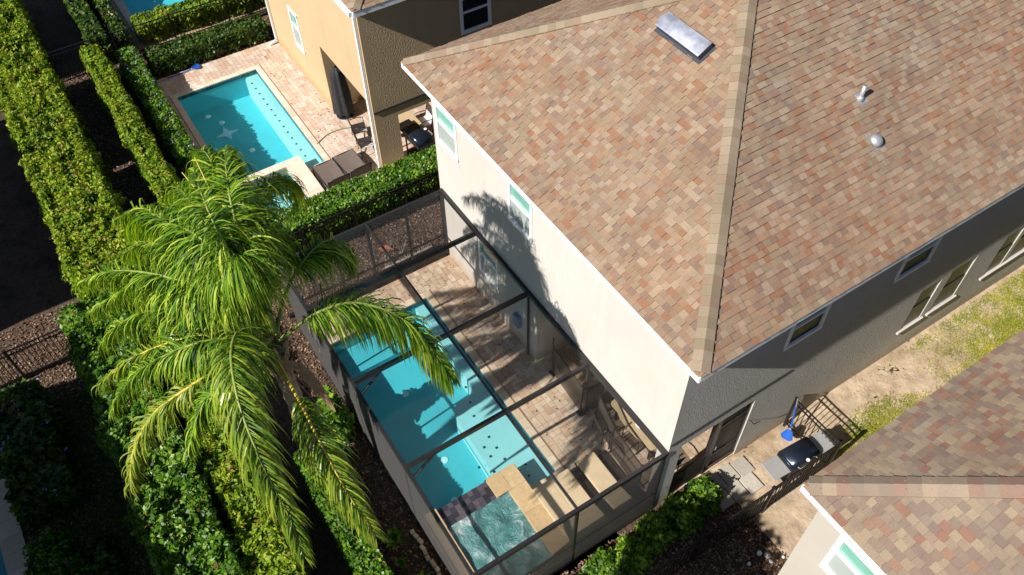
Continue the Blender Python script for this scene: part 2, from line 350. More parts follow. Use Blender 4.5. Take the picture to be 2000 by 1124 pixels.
# ------------------------------------------------------------ walls with openings
def wall(mb, axis, pos, th, a0, a1, z0, z1, ops=()):
    """axis 'x': plane x=pos running along y; axis 'y': plane y=pos running along x; body goes from pos to pos+th"""
    A = sorted({a0, a1, *[v for o in ops for v in o[:2]]}); Z = sorted({z0, z1, *[v for o in ops for v in o[2:]]})
    solid = lambda i, j: 0 <= i < len(A)-1 and 0 <= j < len(Z)-1 and not any(o[0] < (A[i]+A[i+1])/2 < o[1] and o[2] < (Z[j]+Z[j+1])/2 < o[3] for o in ops)
    P = (lambda a, d, z: (pos+d, a, z)) if axis == 'x' else (lambda a, d, z: (a, pos+d, z))
    for i in range(len(A)-1):
        for j in range(len(Z)-1):
            if not solid(i, j): continue
            a, b, c, d = A[i], A[i+1], Z[j], Z[j+1]
            for e in (0, th): mb.add([P(a,e,c), P(b,e,c), P(b,e,d), P(a,e,d)], [(0,1,2,3)])
            if not solid(i-1, j): mb.add([P(a,0,c), P(a,th,c), P(a,th,d), P(a,0,d)], [(0,1,2,3)])
            if not solid(i+1, j): mb.add([P(b,0,c), P(b,th,c), P(b,th,d), P(b,0,d)], [(0,1,2,3)])
            if not solid(i, j-1): mb.add([P(a,0,c), P(b,0,c), P(b,th,c), P(a,th,c)], [(0,1,2,3)])
            if not solid(i, j+1): mb.add([P(a,0,d), P(b,0,d), P(b,th,d), P(a,th,d)], [(0,1,2,3)])
    return mb
def window(parent, axis, pos, s, a0, a1, z0, z1, fm, lower, upper, proud=.03, w=.055, label=None, band=False):
    """double-hung window in an opening; s = +1 when the outside is towards +axis"""
    def bx(mb, a, b, d0, d1, c, d):
        d0, d1 = sorted((pos+s*d0, pos+s*d1))
        return mb.box(d0, d1, a, b, c, d) if axis == 'x' else mb.box(a, b, d0, d1, c, d)
    mb = MB(); zm = z0+(z1-z0)*.56
    bx(mb, a0-.03, a0+w, -.05, proud, z0, z1); bx(mb, a1-w, a1+.03, -.05, proud, z0, z1)
    bx(mb, a0-.03, a1+.03, -.05, proud+.01, z0-.04, z0+w); bx(mb, a0-.03, a1+.03, -.05, proud+.01, z1-w, z1+.04)
    f = mb.build('window', fm, parent, bevel=.006)
    if label: f['label'] = label
    mb = MB(); bx(mb, a0+w, a1-w, -.05, proud-.01, zm-.025, zm+.03); mb.build('meeting_rail', fm, f)
    mb = MB(); bx(mb, a0+w, a1-w, -.045, -.015, z0+w, zm-.025); mb.build('pane', lower, f)
    mb = MB(); bx(mb, a0+w, a1-w, -.04, -.03, zm+.03, z1-w); mb.build('pane', upper, f)
    return f

# ------------------------------------------------------------ hip roofs
def hip_roof(house, x0, x1, y0, y1, z, pitch, mat, capmat, und, nmax=300, w=.158, ex=.130, white=M_white):
    """returns the roof part; children: shingle pieces, hip caps, fascia, soffit"""
    hw = (x1-x0)/2; zr = z+hw*pitch; xm = (x0+x1)/2
    A, B, Cc, D = (x0,y0,z), (x1,y0,z), (x1,y1,z), (x0,y1,z); E, F = (xm,y0+hw,zr), (xm,y1-hw,zr)
    roof = MB().add([A,B,Cc,D,E,F], [(0,1,4), (1,2,5,4), (2,3,5), (3,0,4,5), (3,2,1,0)]).build('roof', und, house)
    t = .16
    fb = MB(); fb.box(x0-.02, x1+.02, y0-.025, y0, z-t, z+.015); fb.build('fascia', white, roof)
    fb = MB(); fb.box(x1, x1+.025, y0, y1, z-t, z+.015); fb.build('fascia', white, roof)
    fb = MB(); fb.box(x0-.025, x0, y0, y1, z-t, z+.015); fb.build('fascia', white, roof)
    fb = MB().box(x0, x1, y0, y1, z-.10, z-.02); fb.build('soffit', M_soffit, roof)
    # drip edges
    cth = 1/math.sqrt(1+pitch*pitch); sth = pitch*cth; T = hw/cth
    mats = []; rnd = []
    for (o, a, inw, Lc, tri) in ((np.array(A), (1,0,0), (0,1,0), x1-x0, True), (np.array(B), (0,1,0), (-1,0,0), y1-y0, False),
                                 (np.array(D), (0,-1,0), (1,0,0), y1-y0, False)):
        a = np.array(a, float); inw = np.array(inw, float); u = inw*cth+np.array([0,0,sth]); n = np.cross(a, u)
        rows = int(T/ex)+1
        for j in range(rows):
            tt = j*ex-.02; h0 = max(0, j*ex*cth-.02); s = h0-RNG.random()*w; S1 = Lc-h0
            prev = -1
            while s < S1:
                ww = w*RNG.choice([.75,.9,1.,1.,1.1,1.45]); e = s+ww; c0, c1 = max(s, h0), min(e, S1)
                if c1-c0 > .02:
                    r = RNG.random()
                    lift = .004+.011*(RNG.random() < .5)+RNG.random()*.003
                    uu = u+n*(-.016/ex); uu = uu/np.linalg.norm(uu); nn = np.cross(a, uu)
                    ctr = o+a*((c0+c1)/2)+u*(tt+ex/2)+n*lift
                    mats.append(basis(ctr, a*(c1-c0-.004), uu*(ex+.012), nn*.016)); rnd.append(r)
                s = e
    def hid(C): return np.zeros(len(C), bool)
    pieces(roof, 'shingle', mats, rnd, mat, nmax, hid, 'shingle_field')
    # hip caps
    def caps(p, q, nl, nr):
        p, q = np.array(p, float), np.array(q, float); L_ = np.linalg.norm(q-p); d = (q-p)/L_; k = int(L_/.2)
        up = (nl+nr); up /= np.linalg.norm(up); wl = np.cross(d, nl); wl /= np.linalg.norm(wl); wr = -np.cross(d, nr); wr /= np.linalg.norm(wr)
        if np.dot(wl, up) > 0: wl = -wl
        if np.dot(wr, up) > 0: wr = -wr
        vs = []
        for c in range(6):
            P = []
            for tt, lf in ((-.01, .058), (.235, .042)):
                for wv, nv in ((wl, nl), (None, up), (wr, nr)):
                    base = d*tt+(wv*.16 if wv is not None else 0)
                    P += [base+nv*lf+up*(.030 if wv is None else .012), base+nv*(lf-.014)]
            Fq = [(0,2,8,6), (2,4,10,8), (1,3,2,0), (3,5,4,2), (0,6,7,1), (4,5,11,10)]
            vs.append(mesh_np('hip_cap', P, Fq, capmat, [(c+.5)/6]*6))
        cnt = 0
        for i in range(k+1):
            c = p+d*(i*.2+.09)
            x, y, _ = project(c[None]); 
            if not (-60 < x[0] < 2060 and -60 < y[0] < 1180): continue
            o_ = link(bpy.data.objects.new('hip_cap', vs[RNG.integers(6)]), roof); o_.location = c.tolist()
    nS = np.array([0, -sth, cth]); nE = np.array([sth, 0, cth]); nW = np.array([-sth, 0, cth]); nN = np.array([0, sth, cth])
    caps(B, E, nS, nE); caps(A, E, nW, nS); caps(E, F, nW, nE)
    return roof, (z, pitch)

def downspout(parent, x, y, z1, mat=M_white):
    mb = MB().bar((x, y, z1), (x, y, .12), .09, .07); mb.bar((x, y, .12), (x+.02, y-.3, .05), .09, .07)
    return mb.build('downspout', mat, parent)

ZE = 6.1; PITCH = .56
# ---------------------------------------------------------------- white house (middle)
XL, XR, YW = -15.0, -5.41, 7.17
mh = thing('two_storey_house', 'cream two storey house in the middle, its tan shingled hip roof carrying the skylight', 'house', (-10.2, 16, 0))
W1, W2, W3 = (-14.78,-13.82,4.4,5.6), (-11.48,-10.56,4.45,5.65), (-13.0,-12.1,1.2,2.4)
rw = wall(MB(), 'y', YW, .2, XL, XR, -.1, 6.0, [W1, W2, W3, (-10.3,-5.72,-.1,2.52)]).build('wall', M_wallrear, mh)
rw['label'] = 'bright cream rear wall facing the caged pool'
sideops = [(9.95,10.98,4.2,5.3), (13.25,14.35,4.2,5.3), (15.0,15.75,1.1,2.65), (16.1,17.05,1.1,2.7), (18.2,18.95,1.15,2.7), (19.15,19.95,1.15,2.7), (7.56,8.69,-.1,2.5), (8.69,9.66,-.1,2.5)]
sw = wall(MB(), 'x', XR, -.2, YW+.2, 25.8, -.1, 6.0, sideops).build('wall', M_wallside, mh)
sw['label'] = 'rough stucco side wall mostly in shade'
wall(MB(), 'x', XL, .2, YW+.2, 25.8, -.1, 6.0, []).build('wall', M_wallside, mh)
MB().box(XR, XR+.018, YW, 10.6, 2.86, 2.905).build('wall_shade_line', M_shade, mh)  # dark strip, the shade of the wall groove put into its colour
for w_ in (W1, W2, W3):
    window(mh, 'y', YW, -1, w_[0], w_[1], w_[2], w_[3], M_white, M_sashscreen, M_glassmint)
for o_ in sideops[:2]: window(mh, 'x', XR, 1, *o_, M_white, M_glassdark, M_glassdark)
for o_ in sideops[2:6]:
    window(mh, 'x', XR, 1, *o_, M_bronze, M_glassdark, M_glassdark, proud=-.03, w=.05)
    MB().box(XR, XR+.05, o_[0]-.1, o_[1]+.1, o_[2]-.09, o_[2]-.02).build('window_sill', M_wallrear, mh)
for a_ in (-9.37, -12.55): MB().box(a_, a_+.012, YW-.004, YW, 2.75, 5.95).build('control_joint', M_soffit, mh)
# lanai inside the house
MB().box(-10.3, XR-.2, 9.8, 9.95, -.1, 2.6).build('lanai_wall', M_wallrear, mh)
MB().box(-10.5, -10.3, YW+.2, 9.95, -.1, 2.6).build('lanai_wall', M_wallrear, mh)
MB().box(-10.5, XR-.2, YW+.2, 9.95, 2.56, 2.7).build('lanai_ceiling', M_ceiling, mh)
# interior slab so that windows never look through the house
MB().box(XL+.3, XR-.3, 10.0, 25.5, -.1, 5.9).build('interior_core', M_shade, mh)
MB().box(XL+.3, -10.55, YW+.35, 9.99, -.1, 5.9).build('interior_core', M_shade, mh)
MB().box(-10.5, XR-.3, YW+.35, 9.99, 2.75, 5.9).build('interior_core', M_shade, mh)
# screen door on the side
dr = MB(); dr.box(XR-.09, XR-.03, 8.72, 8.79, .12, 2.5); dr.box(XR-.09, XR-.03, 9.59, 9.66, .12, 2.5); dr.box(XR-.09, XR-.03, 8.72, 9.66, 2.43, 2.5); dr.box(XR-.09, XR-.03, 8.72, 9.66, .12, .22); dr.box(XR-.085, XR-.035, 8.72, 9.66, 2.02, 2.06); dr.box(XR-.085, XR-.035, 8.72, 9.66, .78, .82)
door = dr.build('screen_door', M_bronzetop, mh)
MB().box(XR-.07, XR-.06, 8.79, 9.59, .22, 2.43).build('door_mesh', M_scr_door, door)
MB().bar((XR-.02, 8.85, 1.0), (XR-.02, 8.85, 1.15), .02, .02).build('door_handle', M_grey, door)
MB().box(XR-.1, XR-.05, 7.56, 8.66, .0, .9).build('side_opening_screen', M_scr_fence, mh)
MB().box(XR-.14, XR-.02, 8.64, 8.715, -.1, 2.5).build('opening_post', M_bronzetop, mh)
MB().tube([(XR, 9.78, 1.5), (XR+.12, 9.78, 1.5), (XR+.14, 9.95, 1.5)], .012, 6).build('wall_bracket', M_blackmetal, mh)
mroof, _ = hip_roof(mh, -15.97, -5.04, 6.97, 26.6, ZE, PITCH, M_roofA, M_capA, M_under)

def roof_z_rear(y): return ZE+PITCH*(y-6.97)
def roof_z_right(x): return ZE+PITCH*(-5.05-x)
# skylight on the rear slope
al = math.atan(PITCH)
Ms = Matrix.Translation((-10.55, 10.9, roof_z_rear(10.9))) @ Matrix.Rotation(al, 4, 'X')
sk = thing('skylight', 'long weathered skylight box near the top of the rear roof slope', 'skylight', (-10.55, 10.9, roof_z_rear(10.9)))
MB().box(-.66, .66, -.18, .18, -.02, .2, Ms).build('curb', M_skycurb, sk)
MB().box(-.71, .71, -.25, .22, .02, .04, Ms).build('flashing', M_skycurb, sk)
mb = MB(); n = 10; prof = [(-.19+.38*k/n, .205+.05*math.sin(math.pi*k/n)) for k in range(n+1)]
V = [Ms @ Vector((x, y, z)) for x in (-.67, .67) for y, z in prof]; mb.add(V, [(k, k+1, n+2+k, n+1+k) for k in range(n)]+[tuple(range(n, -1, -1)), tuple(range(n+1, 2*n+2))])
mb.build('lens', M_skylens, sk, smooth=True)
# vent pipe and dome vent on the right slope
px, py = -7.73, 13.22; pz = roof_z_right(px)
vp = thing('vent_pipe', 'upright grey plumbing vent pipe on the right roof slope, above the domed vent', 'roof vent', (px, py, pz))
MB().tube([(px, py, pz-.05), (px, py, pz+.34)], .045, 12).build('pipe', M_galv, vp, True)
Mv = Matrix.Translation((px, py, pz+.02)) @ Matrix.Rotation(al, 4, 'Y')
MB().box(-.13, .15, -.12, .12, 0, .015, Mv).build('flashing', M_galv, vp)
MB().lathe([(.085, .0), (.06, .07), (.048, .1)], (px, py, pz), 14).build('collar', M_galv, vp, True)
px, py = -6.95, 12.95; pz = roof_z_right(px)
dv = thing('domed_vent', 'low domed metal exhaust vent on the right roof slope, below the vent pipe', 'roof vent', (px, py, pz))
Mv = Matrix.Translation((px, py, pz+.02)) @ Matrix.Rotation(al, 4, 'Y')
MB().box(-.2, .17, -.17, .17, 0, .015, Mv).build('flashing', M_galv, dv)
prof = [(.14*math.cos(t), .06+.11*math.sin(t)) for t in [k*math.pi/2/6 for k in range(7)]]
mb = MB().lathe([(.11, 0), (.12, .06)]+prof[:-1]+[(.01, .17)], (0, 0, 0), 18); mb.v = [tuple(Mv @ Vector(v)) for v in mb.v]; mb.build('hood', M_galv, dv, True)

# ---------------------------------------------------------------- yellow house
yh = thing('two_storey_house', 'ochre yellow stuccoed house at the top, white downspouts at its corners', 'house', (-23.4, 16, 0))
YXL, YXR = -27.65, -19.05
YW2 = (-25.2,-24.75,1.35,2.85)
wall(MB(), 'y', YW, .2, YXL, YXR, -.1, 6.0, [(-25.25,-24.55,1.3,2.75), (-22.8,-19.5,-.1,2.6)]).build('wall', M_wallyel, yh)
wall(MB(), 'x', YXR, -.2, YW+.2, 24, -.1, 6.0, [(10.35,11.35,3.95,5.1), (7.95,9.35,-.1,1.98)]).build('wall', M_wallyelside, yh)
wall(MB(), 'x', YXL, .2, YW+.2, 24, -.1, 6.0, []).build('wall', M_wallyelside, yh)
MB().box(YXR, YXR+.03, YW, 12, 2.34, 2.40).build('wall_shade_line', M_shade, yh)  # groove shade drawn as a dark strip here too
window(yh, 'y', YW, -1, -25.25, -24.55, 1.3, 2.75, M_white, M_sashscreen, M_glassmint)
window(yh, 'x', YXR, 1, 10.35, 11.35, 3.95, 5.1, M_white, M_glassdark, M_glassdark, w=.07)
MB().box(-22.8, YXR-.2, 10.6, 10.75, -.1, 2.7).build('lanai_wall', M_wallyel, yh)
MB().box(-23.0, -22.8, YW+.2, 10.6, -.1, 2.7).build('lanai_wall', M_wallyel, yh)
MB().box(-23.0, YXR-.2, YW+.2, 10.75, 2.62, 2.75).build('lanai_ceiling', M_ceiling, yh)
MB().box(YXL+.3, YXR-.3, 10.8, 23.8, -.1, 5.9).build('interior_core', M_shade, yh)
MB().box(YXL+.3, -23.05, YW+.35, 10.79, -.1, 5.9).build('interior_core', M_shade, yh)
MB().box(-23.0, YXR-.3, YW+.35, 10.79, 2.8, 5.9).build('interior_core', M_shade, yh)
downspout(yh, YXR-.12, YW-.05, 5.9); downspout(yh, YXL+.02, YW-.05, 5.9)
yroof, _ = hip_roof(yh, -28.0, -18.6, 6.93, 24.4, ZE, PITCH, M_roofA, M_capA, M_under)
# gutter along the yellow eave
MB().box(-28.0, -18.62, 6.80, 6.90, 5.98, 6.10).build('gutter', M_white, yroof)

# ---------------------------------------------------------------- right-hand house
rh = thing('two_storey_house', 'beige house at the bottom right corner, its roof shingled in darker red and plum', 'house', (3, 16, 0))
RX = -2.27
wall(MB(), 'y', YW, .2, RX, 8, -.1, 6.0, [(-1.75,-.72,4.4,5.62)]).build('wall', M_wallrh, rh)
wall(MB(), 'x', RX, .2, YW+.2, 26, -.1, 6.0, []).build('wall', M_wallrh, rh)
window(rh, 'y', YW, -1, -1.75, -.72, 4.4, 5.62, M_white, M_sashscreen, M_glassmint, w=.07)
MB().box(RX+.3, 7.8, YW+.35, 25.5, -.1, 5.9).build('interior_core', M_shade, rh)
rroof, _ = hip_roof(rh, -2.59, 8.3, 6.99, 26.6, ZE, PITCH, M_roofB, M_capB, M_under)
# houses of the street behind, outside the frame: they shade the rear gardens
for k, (a, b, lb) in enumerate(((-15.65, -5.6, 'plain house behind the pools whose shade falls on the lawn'), (-28.0, -18.55, 'second plain house behind the pools, beyond the fence line'), (-41.5, -31.3, 'third plain house behind the pools, farthest along the row'))):
    hb = thing('two_storey_house', lb, 'house', ((a+b)/2, -14, 0))
    MB().box(a+.35, b-.35, -20, -7.9, -.1, 6.05).build('wall', M_wallrh, hb)
    hw = (b-a)/2; z = ZE
    MB().add([(a,-20.4,z), (b,-20.4,z), (b,-7.55,z), (a,-7.55,z), ((a+b)/2,-20.4+hw,z+hw*PITCH), ((a+b)/2,-7.55-hw,z+hw*PITCH)],
             [(0,1,4), (1,2,5,4), (2,3,5), (3,0,4,5), (3,2,1,0)]).build('roof', M_under, hb)

# ---------------------------------------------------------------- pool decks
def inside(r, x, y, m=0): return r[0]-m < x < r[1]+m and r[2]-m < y < r[3]+m
def deck(name, label, x0, x1, y0, y1, holes, mat, hide, pw=.30, ph=.155, extra=()):
    base = sheet_holes(name, x0, x1, y0, y1, -.012, M_joint, holes); base['label'] = label
    # skirt
    sk_ = MB().box(x0, x1, y0-.02, y0, -.2, -.013); sk_.build('deck_edge', M_joint, base)
    mats = []; rnd = []; y = y0; j = 0
    while y < y1-.02:
        h = min(ph, y1-y); x = x0-(j % 2)*pw/2-RNG.random()*.05
        while x < x1:
            w_ = pw*RNG.choice([.5, 1, 1, 1.0]); a, b = max(x, x0), min(x+w_, x1); x += w_
            if b-a < .03: continue
            segs = [(a, b)]
            for hl in holes:
                if hl[2] < y+h*.6 and hl[3] > y+h*.4:
                    ns = []
                    for s0, s1 in segs:
                        if hl[1] <= s0 or hl[0] >= s1: ns.append((s0, s1))
                        else:
                            if hl[0]-s0 > .03: ns.append((s0, hl[0]))
                            if s1-hl[1] > .03: ns.append((hl[1], s1))
                    segs = ns
            for s0, s1 in segs:
                mats.append(basis(((s0+s1)/2, y+h/2, -.02+RNG.random()*.004), (s1-s0-.008, 0, 0), (0, h-.008, 0), (0, 0, .02))); rnd.append(RNG.random())
        y += h; j += 1
    pieces(base, 'paver', mats, rnd, mat, 300, hide, 'paver_field'); return base
def coping(parent, rects, mat, z0, z1, size=.31, name='coping_stone'):
    mats = []; rnd = []
    for x0, x1, y0, y1 in rects:
        alongx = (x1-x0) > (y1-y0); L_ = (x1-x0) if alongx else (y1-y0); k = max(1, round(L_/size))
        for i in range(k):
            c = (i+.5)*L_/k; s = L_/k-.006
            if alongx: mats.append(basis((x0+c, (y0+y1)/2, z0), (s, 0, 0), (0, y1-y0-.005, 0), (0, 0, z1-z0)))
            else: mats.append(basis(((x0+x1)/2, y0+c, z0), (x1-x0-.005, 0, 0), (0, s, 0), (0, 0, z1-z0)))
            rnd.append(RNG.random())
    pieces(parent, name, mats, rnd, mat)
# main pool: x -13.8..-7.95, y 2.65..5.8 ; L arm to x -7.45 for y 5.0..5.8 ; spa x -7.5..-5.6, y 2.85..4.5
PA = [(-13.8,-8.0,2.62,5.8), (-8.001,-7.4,5.0,5.8)]; SPA = (-7.5,-5.55,2.85,4.5)
deck1 = deck('pool_deck', 'peach and tan paver deck inside the screen enclosure', -14.9, -5.42, 2.5, 9.8, [(-14.0,-7.2,2.5,6.0), (-8.1,-5.42,2.5,5.05)], M_paveA, lambda C: (C[:, 1] > 8.6))
pool = thing('swimming_pool', 'turquoise swimming pool inside the screen enclosure, a bubbling spa at its end', 'pool', (-10.9, 4.2, 0))
def basin(parent, rects, zf, zw, mat, shelfs=(), name='basin'):
    mb = MB()
    xs = sorted({v for r in rects for v in r[:2]}); ys = sorted({v for r in rects for v in r[2:]})
    def ins(x, y): return any(inside(r, x, y) for r in rects)
    for i in range(len(xs)-1):
        for j in range(len(ys)-1):
            a, b, c, d = xs[i], xs[i+1], ys[j], ys[j+1]; mx, my = (a+b)/2, (c+d)/2
            if b-a < .01 or not ins(mx, my): continue
            mb.add([(a,c,zf), (b,c,zf), (b,d,zf), (a,d,zf)], [(0,1,2,3)])
            for (p, q, ox, oy) in (((a,c), (b,c), 0, -.02), ((b,c), (b,d), .02, 0), ((b,d), (a,d), 0, .02), ((a,d), (a,c), -.02, 0)):
                if not ins((p[0]+q[0])/2+ox, (p[1]+q[1])/2+oy):
                    mb.add([(p[0],p[1],zf), (q[0],q[1],zf), (q[0],q[1],zw), (p[0],p[1],zw)], [(0,1,2,3)])
    return mb.build(name, mat, parent)
basin(pool, PA, -.95, -.02, M_plaster)
# sun shelf along the far side with a rounded inner corner, widening towards the spa
def shelf(parent, poly, z, zb, mat, name='sun_shelf'): return MB().prism(poly, zb, z).build(name, mat, parent)
arc = lambda cx, cy, r, a0, a1, n=10: [(cx+r*math.cos(math.radians(a0+(a1-a0)*k/n)), cy+r*math.sin(math.radians(a0+(a1-a0)*k/n))) for k in range(n+1)]
shelf(pool, [(-7.42,5.01), (-7.42,5.79), (-13.79,5.79), (-13.79,5.42)]+arc(-10.75,5.17,.25,90,0)+arc(-10.1,5.0,.4,180,270)+arc(-8.5,4.2,.35,90,0)+[(-8.01,4.2), (-8.01,5.01)][:2], -.22, -.95, M_shelf)
shelf(pool, [(-13.79,2.64), (-12.9,2.64), (-12.9,5.41), (-13.79,5.41)], -.5, -.95, M_plaster, 'bench')
dots = [(-11.6+.42*k, 5.27-.0*k) for k in range(3)]+[(-10.3,5.13)]+[(-9.9+.36*k, 5.0-.0*k) for k in range(4)]+[(-8.45,5.0), (-8.3,4.6), (-8.7,4.75), (-8.05,5.35), (-8.2,4.3), (-8.6,4.36), (-9.0,4.75), (-7.75,5.25)]
for x, y in dots: MB().box(x-.03, x+.03, y-.03, y+.03, -.22, -.212).build('tile_dot', M_dot, pool)
for x, y in ((-11.9,4.0), (-9.6,3.9), (-8.5,3.55)): MB().lathe([(.1, 0), (.09, .02), (.02, .03)], (x, y, -.95), 14).build('drain_cover', M_drain, pool)
def surface(parent, rects, z, mat, amp=.004, name='water'):
    mb = MB()
    for r in rects: mb.add([(r[0],r[2],z), (r[1],r[2],z), (r[1],r[3],z), (r[0],r[3],z)], [(0,1,2,3)])
    return mb.build(name, mat, parent)
surface(pool, PA, -.10, M_water)
def tiles(parent, segs, z0, z1, mat, s=.15):
    mats = []; rnd = []
    for (x0, y0, x1, y1, nx, ny) in segs:
        L_ = math.hypot(x1-x0, y1-y0); k = max(1, round(L_/s)); d = np.array([(x1-x0)/L_, (y1-y0)/L_, 0]); nn = np.array([nx, ny, 0])
        for i in range(k):
            c = np.array([x0, y0, z0])+d*((i+.5)*L_/k)+nn*.006
            mats.append(basis(c, d*(L_/k-.006), nn*.012, np.array([0, 0, z1-z0]))); rnd.append(RNG.random())
    pieces(parent, 'waterline_tile', mats, rnd, mat)
tiles(pool, [(-13.8,5.8,-7.4,5.8,0,-1), (-13.8,2.62,-13.8,5.8,1,0)], -.16, -.03, M_tileblue)
coping(pool, [(-14.0,-7.2,5.8,6.0), (-14.0,-13.8,2.5,5.8), (-13.8,-8.0,2.5,2.62)], M_cope, -.02, .012)
coping(pool, [(-7.4,-7.2,5.05,5.8)], M_cope, -.02, .012)
# raised spa
SZ = .30
mb = MB(); mb.box(-8.0, -7.5, 2.5, 2.86, -.95, SZ-.05); mb.box(-8.0, -7.5, 2.86, 4.2, -.95, SZ-.125); mb.box(-8.0, -7.5, 4.2, 5.0, -.95, SZ-.05); mb.box(-5.55, -5.42, 2.5, 5.0, -.1, SZ-.05); mb.box(-7.5, -5.55, 2.5, 2.85, -.1, SZ-.05); mb.box(-7.5, -5.55, 4.5, 5.0, -.1, SZ-.05)
mb.build('spa_wall', M_spacope, pool)
coping(pool, [(-8.02,-7.48,4.2,4.98), (-8.02,-7.48,2.5,2.86)], M_spacope, SZ-.05, SZ, .4)
coping(pool, [(-7.48,-5.44,4.5,4.98)], M_spacope, SZ-.05, SZ, .6)
coping(pool, [(-5.55,-5.44,2.5,4.5), (-7.5,-5.55,2.5,2.85)], M_spacope, SZ-.05, SZ, .5)
mats = []; rnd = []
for i in range(4):
    for j in range(10):
        mats.append(basis((-8.02+.068+i*.135, 2.86+.067+j*.134, SZ-.13), (.128,0,0), (0,.127,0), (0,0,.02+.002*random.random()))); rnd.append(random.random())
pieces(pool, 'spillway_tile', mats, rnd, M_tiledark)
tiles(pool, [(-8.02,2.86,-8.02,4.2,-1,0)], -.1, .16, M_tiledark, .134)
nx, ny = 90, 76; X, Y = np.meshgrid(np.linspace(SPA[0], SPA[1], nx), np.linspace(SPA[2], SPA[3], ny))
Z = SZ-.10+.012*np.sin(X*9+np.sin(Y*7)*2)+.012*np.sin(Y*11+X*5)+.012*RNG.random(X.shape)
for cx, cy in ((-6.6,4.0), (-7.0,3.3), (-6.2,3.2), (-5.9,3.9)):
    rr = np.hypot(X-cx, Y-cy); Z += .035*np.exp(-(rr/.28)**2)
i_ = np.arange(nx*ny).reshape(ny, nx); F_ = np.stack([i_[:-1, :-1], i_[:-1, 1:], i_[1:, 1:], i_[1:, :-1]], -1).reshape(-1, 4)
spw = link(bpy.data.objects.new('spa_water', mesh_np('spa_water', np.stack([X, Y, Z], -1).reshape(-1, 3), F_, M_foam, None, True)), pool)
# edging stones outside the screened wall
er = thing('stone_edging', 'short line of pale rough edging stones along the foot of the grey screen wall', 'edging', (-6.4, 2.2, 0))
x = -8.0
while x < -5.0:
    l = random.uniform(.1, .2); M_ = Matrix.Translation((x+l/2, 2.2+random.uniform(-.03, .03), -.05)) @ Matrix.Rotation(random.uniform(-.3, .3), 4, 'Z')
    m_ = MB(); m_.cur = random.random(); m_.box(-l/2, l/2, -.05, .05, 0, random.uniform(.08, .14), M_).build('stone', M_rubble, er, bevel=.015); x += l+.015

# neighbour's pool
PB = [(-26.55,-20.6,2.88,5.82)]
deck2 = deck('pool_deck', 'pale pink paver deck round the open pool of the yellow house', -27.9, -17.95, 2.5, 10.6, [(-26.75,-20.4,2.68,6.02), (-21.05,-18.4,2.5,5.15)], M_paveB, lambda C: (C[:, 1] > 8.3))
pool2 = thing('swimming_pool', 'open turquoise pool beside the yellow house, partly behind the palm crown', 'pool', (-23.6, 4.3, 0))
basin(pool2, PB, -.95, -.02, M_plaster)
surface(pool2, PB, -.08, M_water)
shelf(pool2, [(-26.54,5.4), (-26.4,5.32), (-21.6,5.32), (-21.5,5.2), (-21.5,4.55), (-20.61,4.55), (-20.61,5.81), (-26.54,5.81)], -.2, -.95, M_shelf)
for k in range(14): MB().box(-26.1+.36*k-.03, -26.1+.36*k+.03, 5.42, 5.48, -.2, -.192).build('tile_dot', M_dot, pool2)
for x, y in ((-21.3,4.9), (-21.3,4.65), (-21.0,5.1), (-20.85,4.7), (-20.8,5.4)): MB().box(x-.03, x+.03, y-.03, y+.03, -.2, -.192).build('tile_dot', M_dot, pool2)
for x, y in ((-25.6,3.9), (-23.6,4.25), (-22.2,3.9), (-26.2,3.6)): MB().lathe([(.11, 0), (.09, .02), (.02, .03)], (x, y, -.95), 14).build('drain_cover', M_drain, pool2)
st = [(.42*math.cos(math.radians(a))*(1 if k % 2 == 0 else .36), .42*math.sin(math.radians(a))*(1 if k % 2 == 0 else .36)) for k, a in enumerate(range(0, 360, 45))]
MB().prism([(-24.9+a, 3.85+b) for a, b in st], -.945, -.93).build('star_mosaic', plain('star_tile', (.55,.75,.85), .5), pool2)
tiles(pool2, [(-26.55,2.88,-26.55,5.82,1,0), (-26.55,5.82,-20.6,5.82,0,-1)], -.16, -.03, M_tileblue)
coping(pool2, [(-26.75,-20.4,5.82,6.02), (-26.75,-26.55,2.68,5.82), (-26.55,-21.05,2.68,2.88), (-20.6,-20.4,5.15,5.82)], M_cope2, -.02, .012)
mb = MB(); mb.box(-21.05, -18.4, 4.62, 5.15, -.95, .2); mb.box(-21.05, -20.8, 2.6, 4.62, -.95, .2); mb.box(-18.65, -18.4, 2.6, 4.62, -.1, .2); mb.box(-20.8,-18.65,2.6,2.85,-.1,.2); mb.build('spa_wall', M_cope2, pool2)
coping(pool2, [(-21.07,-18.38,4.6,5.17)], M_cope2, .2, .235, .9); coping(pool2, [(-21.07,-20.78,2.6,4.6), (-18.67,-18.38,2.6,4.6)], M_cope2, .2, .235, .5)
MB().add([(-20.8,2.85,-.6), (-18.65,2.85,-.6), (-18.65,4.62,-.6), (-20.8,4.62,-.6)], [(0,1,2,3)]).build('spa_floor', M_shelf, pool2)
surface(pool2, [(-20.8,-18.65,2.85,4.62)], .12, M_water, name='spa_water')

